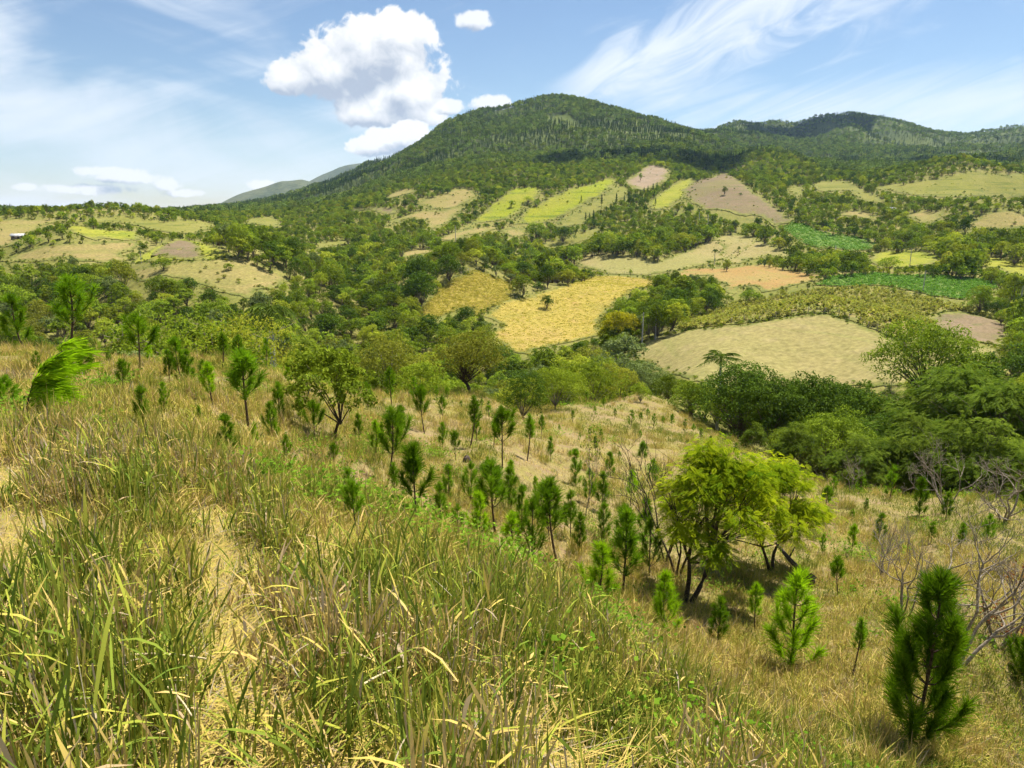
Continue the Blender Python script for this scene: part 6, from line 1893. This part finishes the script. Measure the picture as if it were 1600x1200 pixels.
def fence(line, step, label, skip=()):
    P = np.array([hit(u, v)[:2] for u, v in line])
    seg = np.hypot(*(P[1:] - P[:-1]).T); cum = np.concatenate([[0], np.cumsum(seg)])
    e = obj('fence', None, None, (float(P[0, 0]), float(P[0, 1]), h1(*P[0])), label=label, category='fence', group='wire fences of the fields')
    o0 = np.array(e.location)
    s = np.arange(0, cum[-1], step)
    px = np.interp(s, cum, P[:, 0]) + RNG.normal(0, .1, len(s)); py = np.interp(s, cum, P[:, 1]) + RNG.normal(0, .1, len(s)); pz = H(px, py)
    for k in range(len(s)):
        o = obj('post', POST, e, (float(px[k] - o0[0]), float(py[k] - o0[1]), float(pz[k] - o0[2])), float(k))
        o.rotation_euler = (float(RNG.normal(0, .05)), float(RNG.normal(0, .05)), float(k))
        o.scale = (1.25, 1.25, float(RNG.uniform(.85, 1.15)))
    for hh in (.5, .9, 1.3):
        m = MB(); m.tube(np.stack([px, py, pz + hh], 1) - o0, .012, 3); obj('wire', m.mesh('wire', 'post_wood'), e)


fence([(1142, 506), (1176, 503), (1233, 494), (1273, 489), (1306, 493), (1340, 505), (1380, 522), (1399, 529)], 3.6, 'wooden post fence along the crest of the pale domed pasture')
fence([(886, 436), (930, 431), (976, 429), (1026, 433), (1066, 423)], 4.5, 'wooden post fence along the top of the large golden field')
fence([(720, 431), (735, 425), (750, 424), (768, 428), (785, 436)], 4.5, 'wooden post fence over the top of the small golden hill')

if True:
    loc, h, d = stand_h(1303, 414, 384)
    e = obj('utility_pole', None, None, loc, .3, label='pale utility pole rising from the trees above the bean field', category='pole')
    m = MB(); m.tube(np.array([[0, 0, -.4], [0, 0, h * .6], [0, 0, h]]), np.array([.2, .17, .14]), 8); obj('pole', m.mesh('pole', 'palm_trunk', True), e)
    m = MB(); m.box((0, 0, h - .5), (1.8, .12, .14)); obj('crossarm', m.mesh('crossarm', 'post_wood'), e)

# fallen log and stumps on the slope
m = MB()
a = np.array(hit(1212, 872)[:3]); b = np.array(hit(1262, 912)[:3])
o0 = (a + b) / 2
pts = np.array([a + np.array([0, 0, .55]), a * .6 + b * .4 + np.array([0, 0, .35]), b + np.array([0, 0, .18])]) - o0
m.tube(pts, np.array([.05, .08, .10]), 8)
lg = obj('fallen_log', None, None, tuple(float(q) for q in o0), label='dark fallen log lying downhill behind the acacia', category='log')
obj('stem', m.mesh('stem', 'bark_dark', True), lg)
m = MB(); m.tube(np.array([pts[1], pts[1] + np.array([.25, .1, .45])]), np.array([.04, .015]), 5); obj('broken_branch', m.mesh('broken_branch', 'bark_dark', True), lg)


def stump(u, v, w, h, label):
    x, y, z, d = hit(u, v)
    rg = np.random.default_rng(int(u))
    n = 11; th = np.arange(n) / n * 2 * math.pi
    m = MB(); rows = []
    for zz, k in ((-.15, 1.25), (0, 1.1), (h * .5, .85), (h * .85, .8), (h, .72)):
        rr = w * .5 * k * (1 + .16 * rg.normal(0, 1, n))
        rows.append(np.stack([np.cos(th) * rr, np.sin(th) * rr, zz + (rg.uniform(-.35, .25, n) * h if zz == h else 0 * th)], 1))
    V = np.concatenate(rows + [np.array([[0, 0, h * .55]])])
    q = [(r_ * n + j, r_ * n + (j + 1) % n, (r_ + 1) * n + (j + 1) % n, (r_ + 1) * n + j) for r_ in range(4) for j in range(n)]
    m.add(V, q, [(4 * n + j, 4 * n + (j + 1) % n, 5 * n) for j in range(n)])
    obj('stump', m.mesh('stump', 'bark_dark'), None, (float(x), float(y), float(z)), label=label, category='stump')


stump(1266, 915, .42, .34, 'charred dark stump at the lower end of the fallen log')
stump(729, 722, .3, .28, 'small dark stump on the bare patch at mid slope')
stump(1145, 705, .4, .4, 'dark stump near the top right of the pine slope')

# dry canes lying in the foreground
def cane(u0, v0, u1, v1, hgt, r, label):
    a = np.array(hit(u0, v0)[:3]); b = np.array(hit(u1, v1)[:3])
    d0 = np.linalg.norm(a)
    k = 1 - hgt / abs(a[2]) ; a = a * k; b = b * (1 - hgt / abs(b[2]))
    o0 = (a + b) / 2
    mid = np.array([0, 0, .015])
    m = MB(); m.tube(bez(a - o0, mid * 2, b - o0, 7), np.linspace(r, r * .6, 7), 6)
    obj('dry_cane', m.mesh('dry_cane', 'straw_stick', True), None, tuple(float(q) for q in o0), label=label, category='cane')


cane(190, 1026, 322, 1030, .42, .006, 'pale dry cane lying across the left grass tuft')
cane(262, 1075, 300, 1120, .30, .005, 'bent dry cane at the right side of the left grass tuft')
cane(1000, 1080, 1036, 1077, .35, .012, 'short curled brown stalk caught in the grass at the centre right')
cane(560, 1075, 640, 1040, .40, .005, 'pale dry cane lying in the central grass tufts')

# ------------------------------------------------------------------ heap clouds overhead whose shadows lie on the mountains
m_, nt_, out_ = new_mat('cloud_white')
bsdf(nt_, out_, (0.9, 0.9, 0.92), 1.0, 0.0)


def overhead_cloud(u, v, lx, ly, alt, seed, label):
    x, y, z, d = hit(u, v)
    t = (alt - z) / SUN_DIR.z
    c = np.array([x, y, z]) + np.array(SUN_DIR) * t
    rg = np.random.default_rng(seed)
    V, F, n = [], [], 0
    nu, nv = 24, 14
    for k in range(11):
        p = np.array([rg.uniform(-.75, .75) * lx, rg.uniform(-.75, .75) * ly, rg.uniform(0, .22) * min(lx, ly)])
        R = rg.uniform(.28, .5) * min(lx, ly)
        th = np.linspace(0, 2 * math.pi, nu, endpoint=False)[:, None]; ph = np.linspace(.02, math.pi - .02, nv)[None]
        D = np.stack([np.cos(th) * np.sin(ph), np.sin(th) * np.sin(ph), np.cos(ph) * np.ones_like(th)], -1)
        rr = R * (1 + .22 * fbm(D[..., 0] * 3 + k * 7 + D[..., 2] * 2, D[..., 1] * 3 - D[..., 2] * 2, 1.0, 3, seed))
        q = D * rr[..., None] * np.array([1.15, 1.15, .6])
        q[..., 2] = np.maximum(q[..., 2], -.12 * R)
        V.append((q + p).reshape(-1, 3))
        i = np.arange(nu)[:, None]; j = np.arange(nv - 1)[None]
        F.append(np.stack([i * nv + j, i * nv + j + 1, ((i + 1) % nu) * nv + j + 1, ((i + 1) % nu) * nv + j], -1).reshape(-1, 4) + n); n += nu * nv
    az = math.atan2(c[0], c[1])
    obj('heap_cloud', mesh_np('heap_cloud', np.concatenate(V), np.concatenate(F), None, True, 'cloud_white'), None, tuple(float(q) for q in c), -az, label=label, category='cloud')


overhead_cloud(1010, 246, 170, 75, 900, 3, 'white heap cloud above the photo that shades the foot of the main mountain')
overhead_cloud(1230, 215, 190, 150, 1100, 4, 'white heap cloud above the photo that shades the right mountain')
overhead_cloud(1450, 256, 200, 60, 950, 5, 'white heap cloud above the photo that shades the tree line on the right')

# ------------------------------------------------------------------ haze of the summer air
hz, hn, ho = new_mat('haze')
pv = hn.nodes.new('ShaderNodeVolumePrincipled')
pv.inputs['Color'].default_value = (0.50, 0.72, 1.0, 1)
pv.inputs['Density'].default_value = 0.00004
pv.inputs['Anisotropy'].default_value = 0.3
hn.links.new(pv.outputs[0], ho.inputs['Volume'])
m = MB(); m.box((0, 0, 165), (14400, 14400, 610))
hb = obj('haze', m.mesh('haze', 'haze'), kind='stuff', label='thin blue summer haze over the whole valley', category='haze')
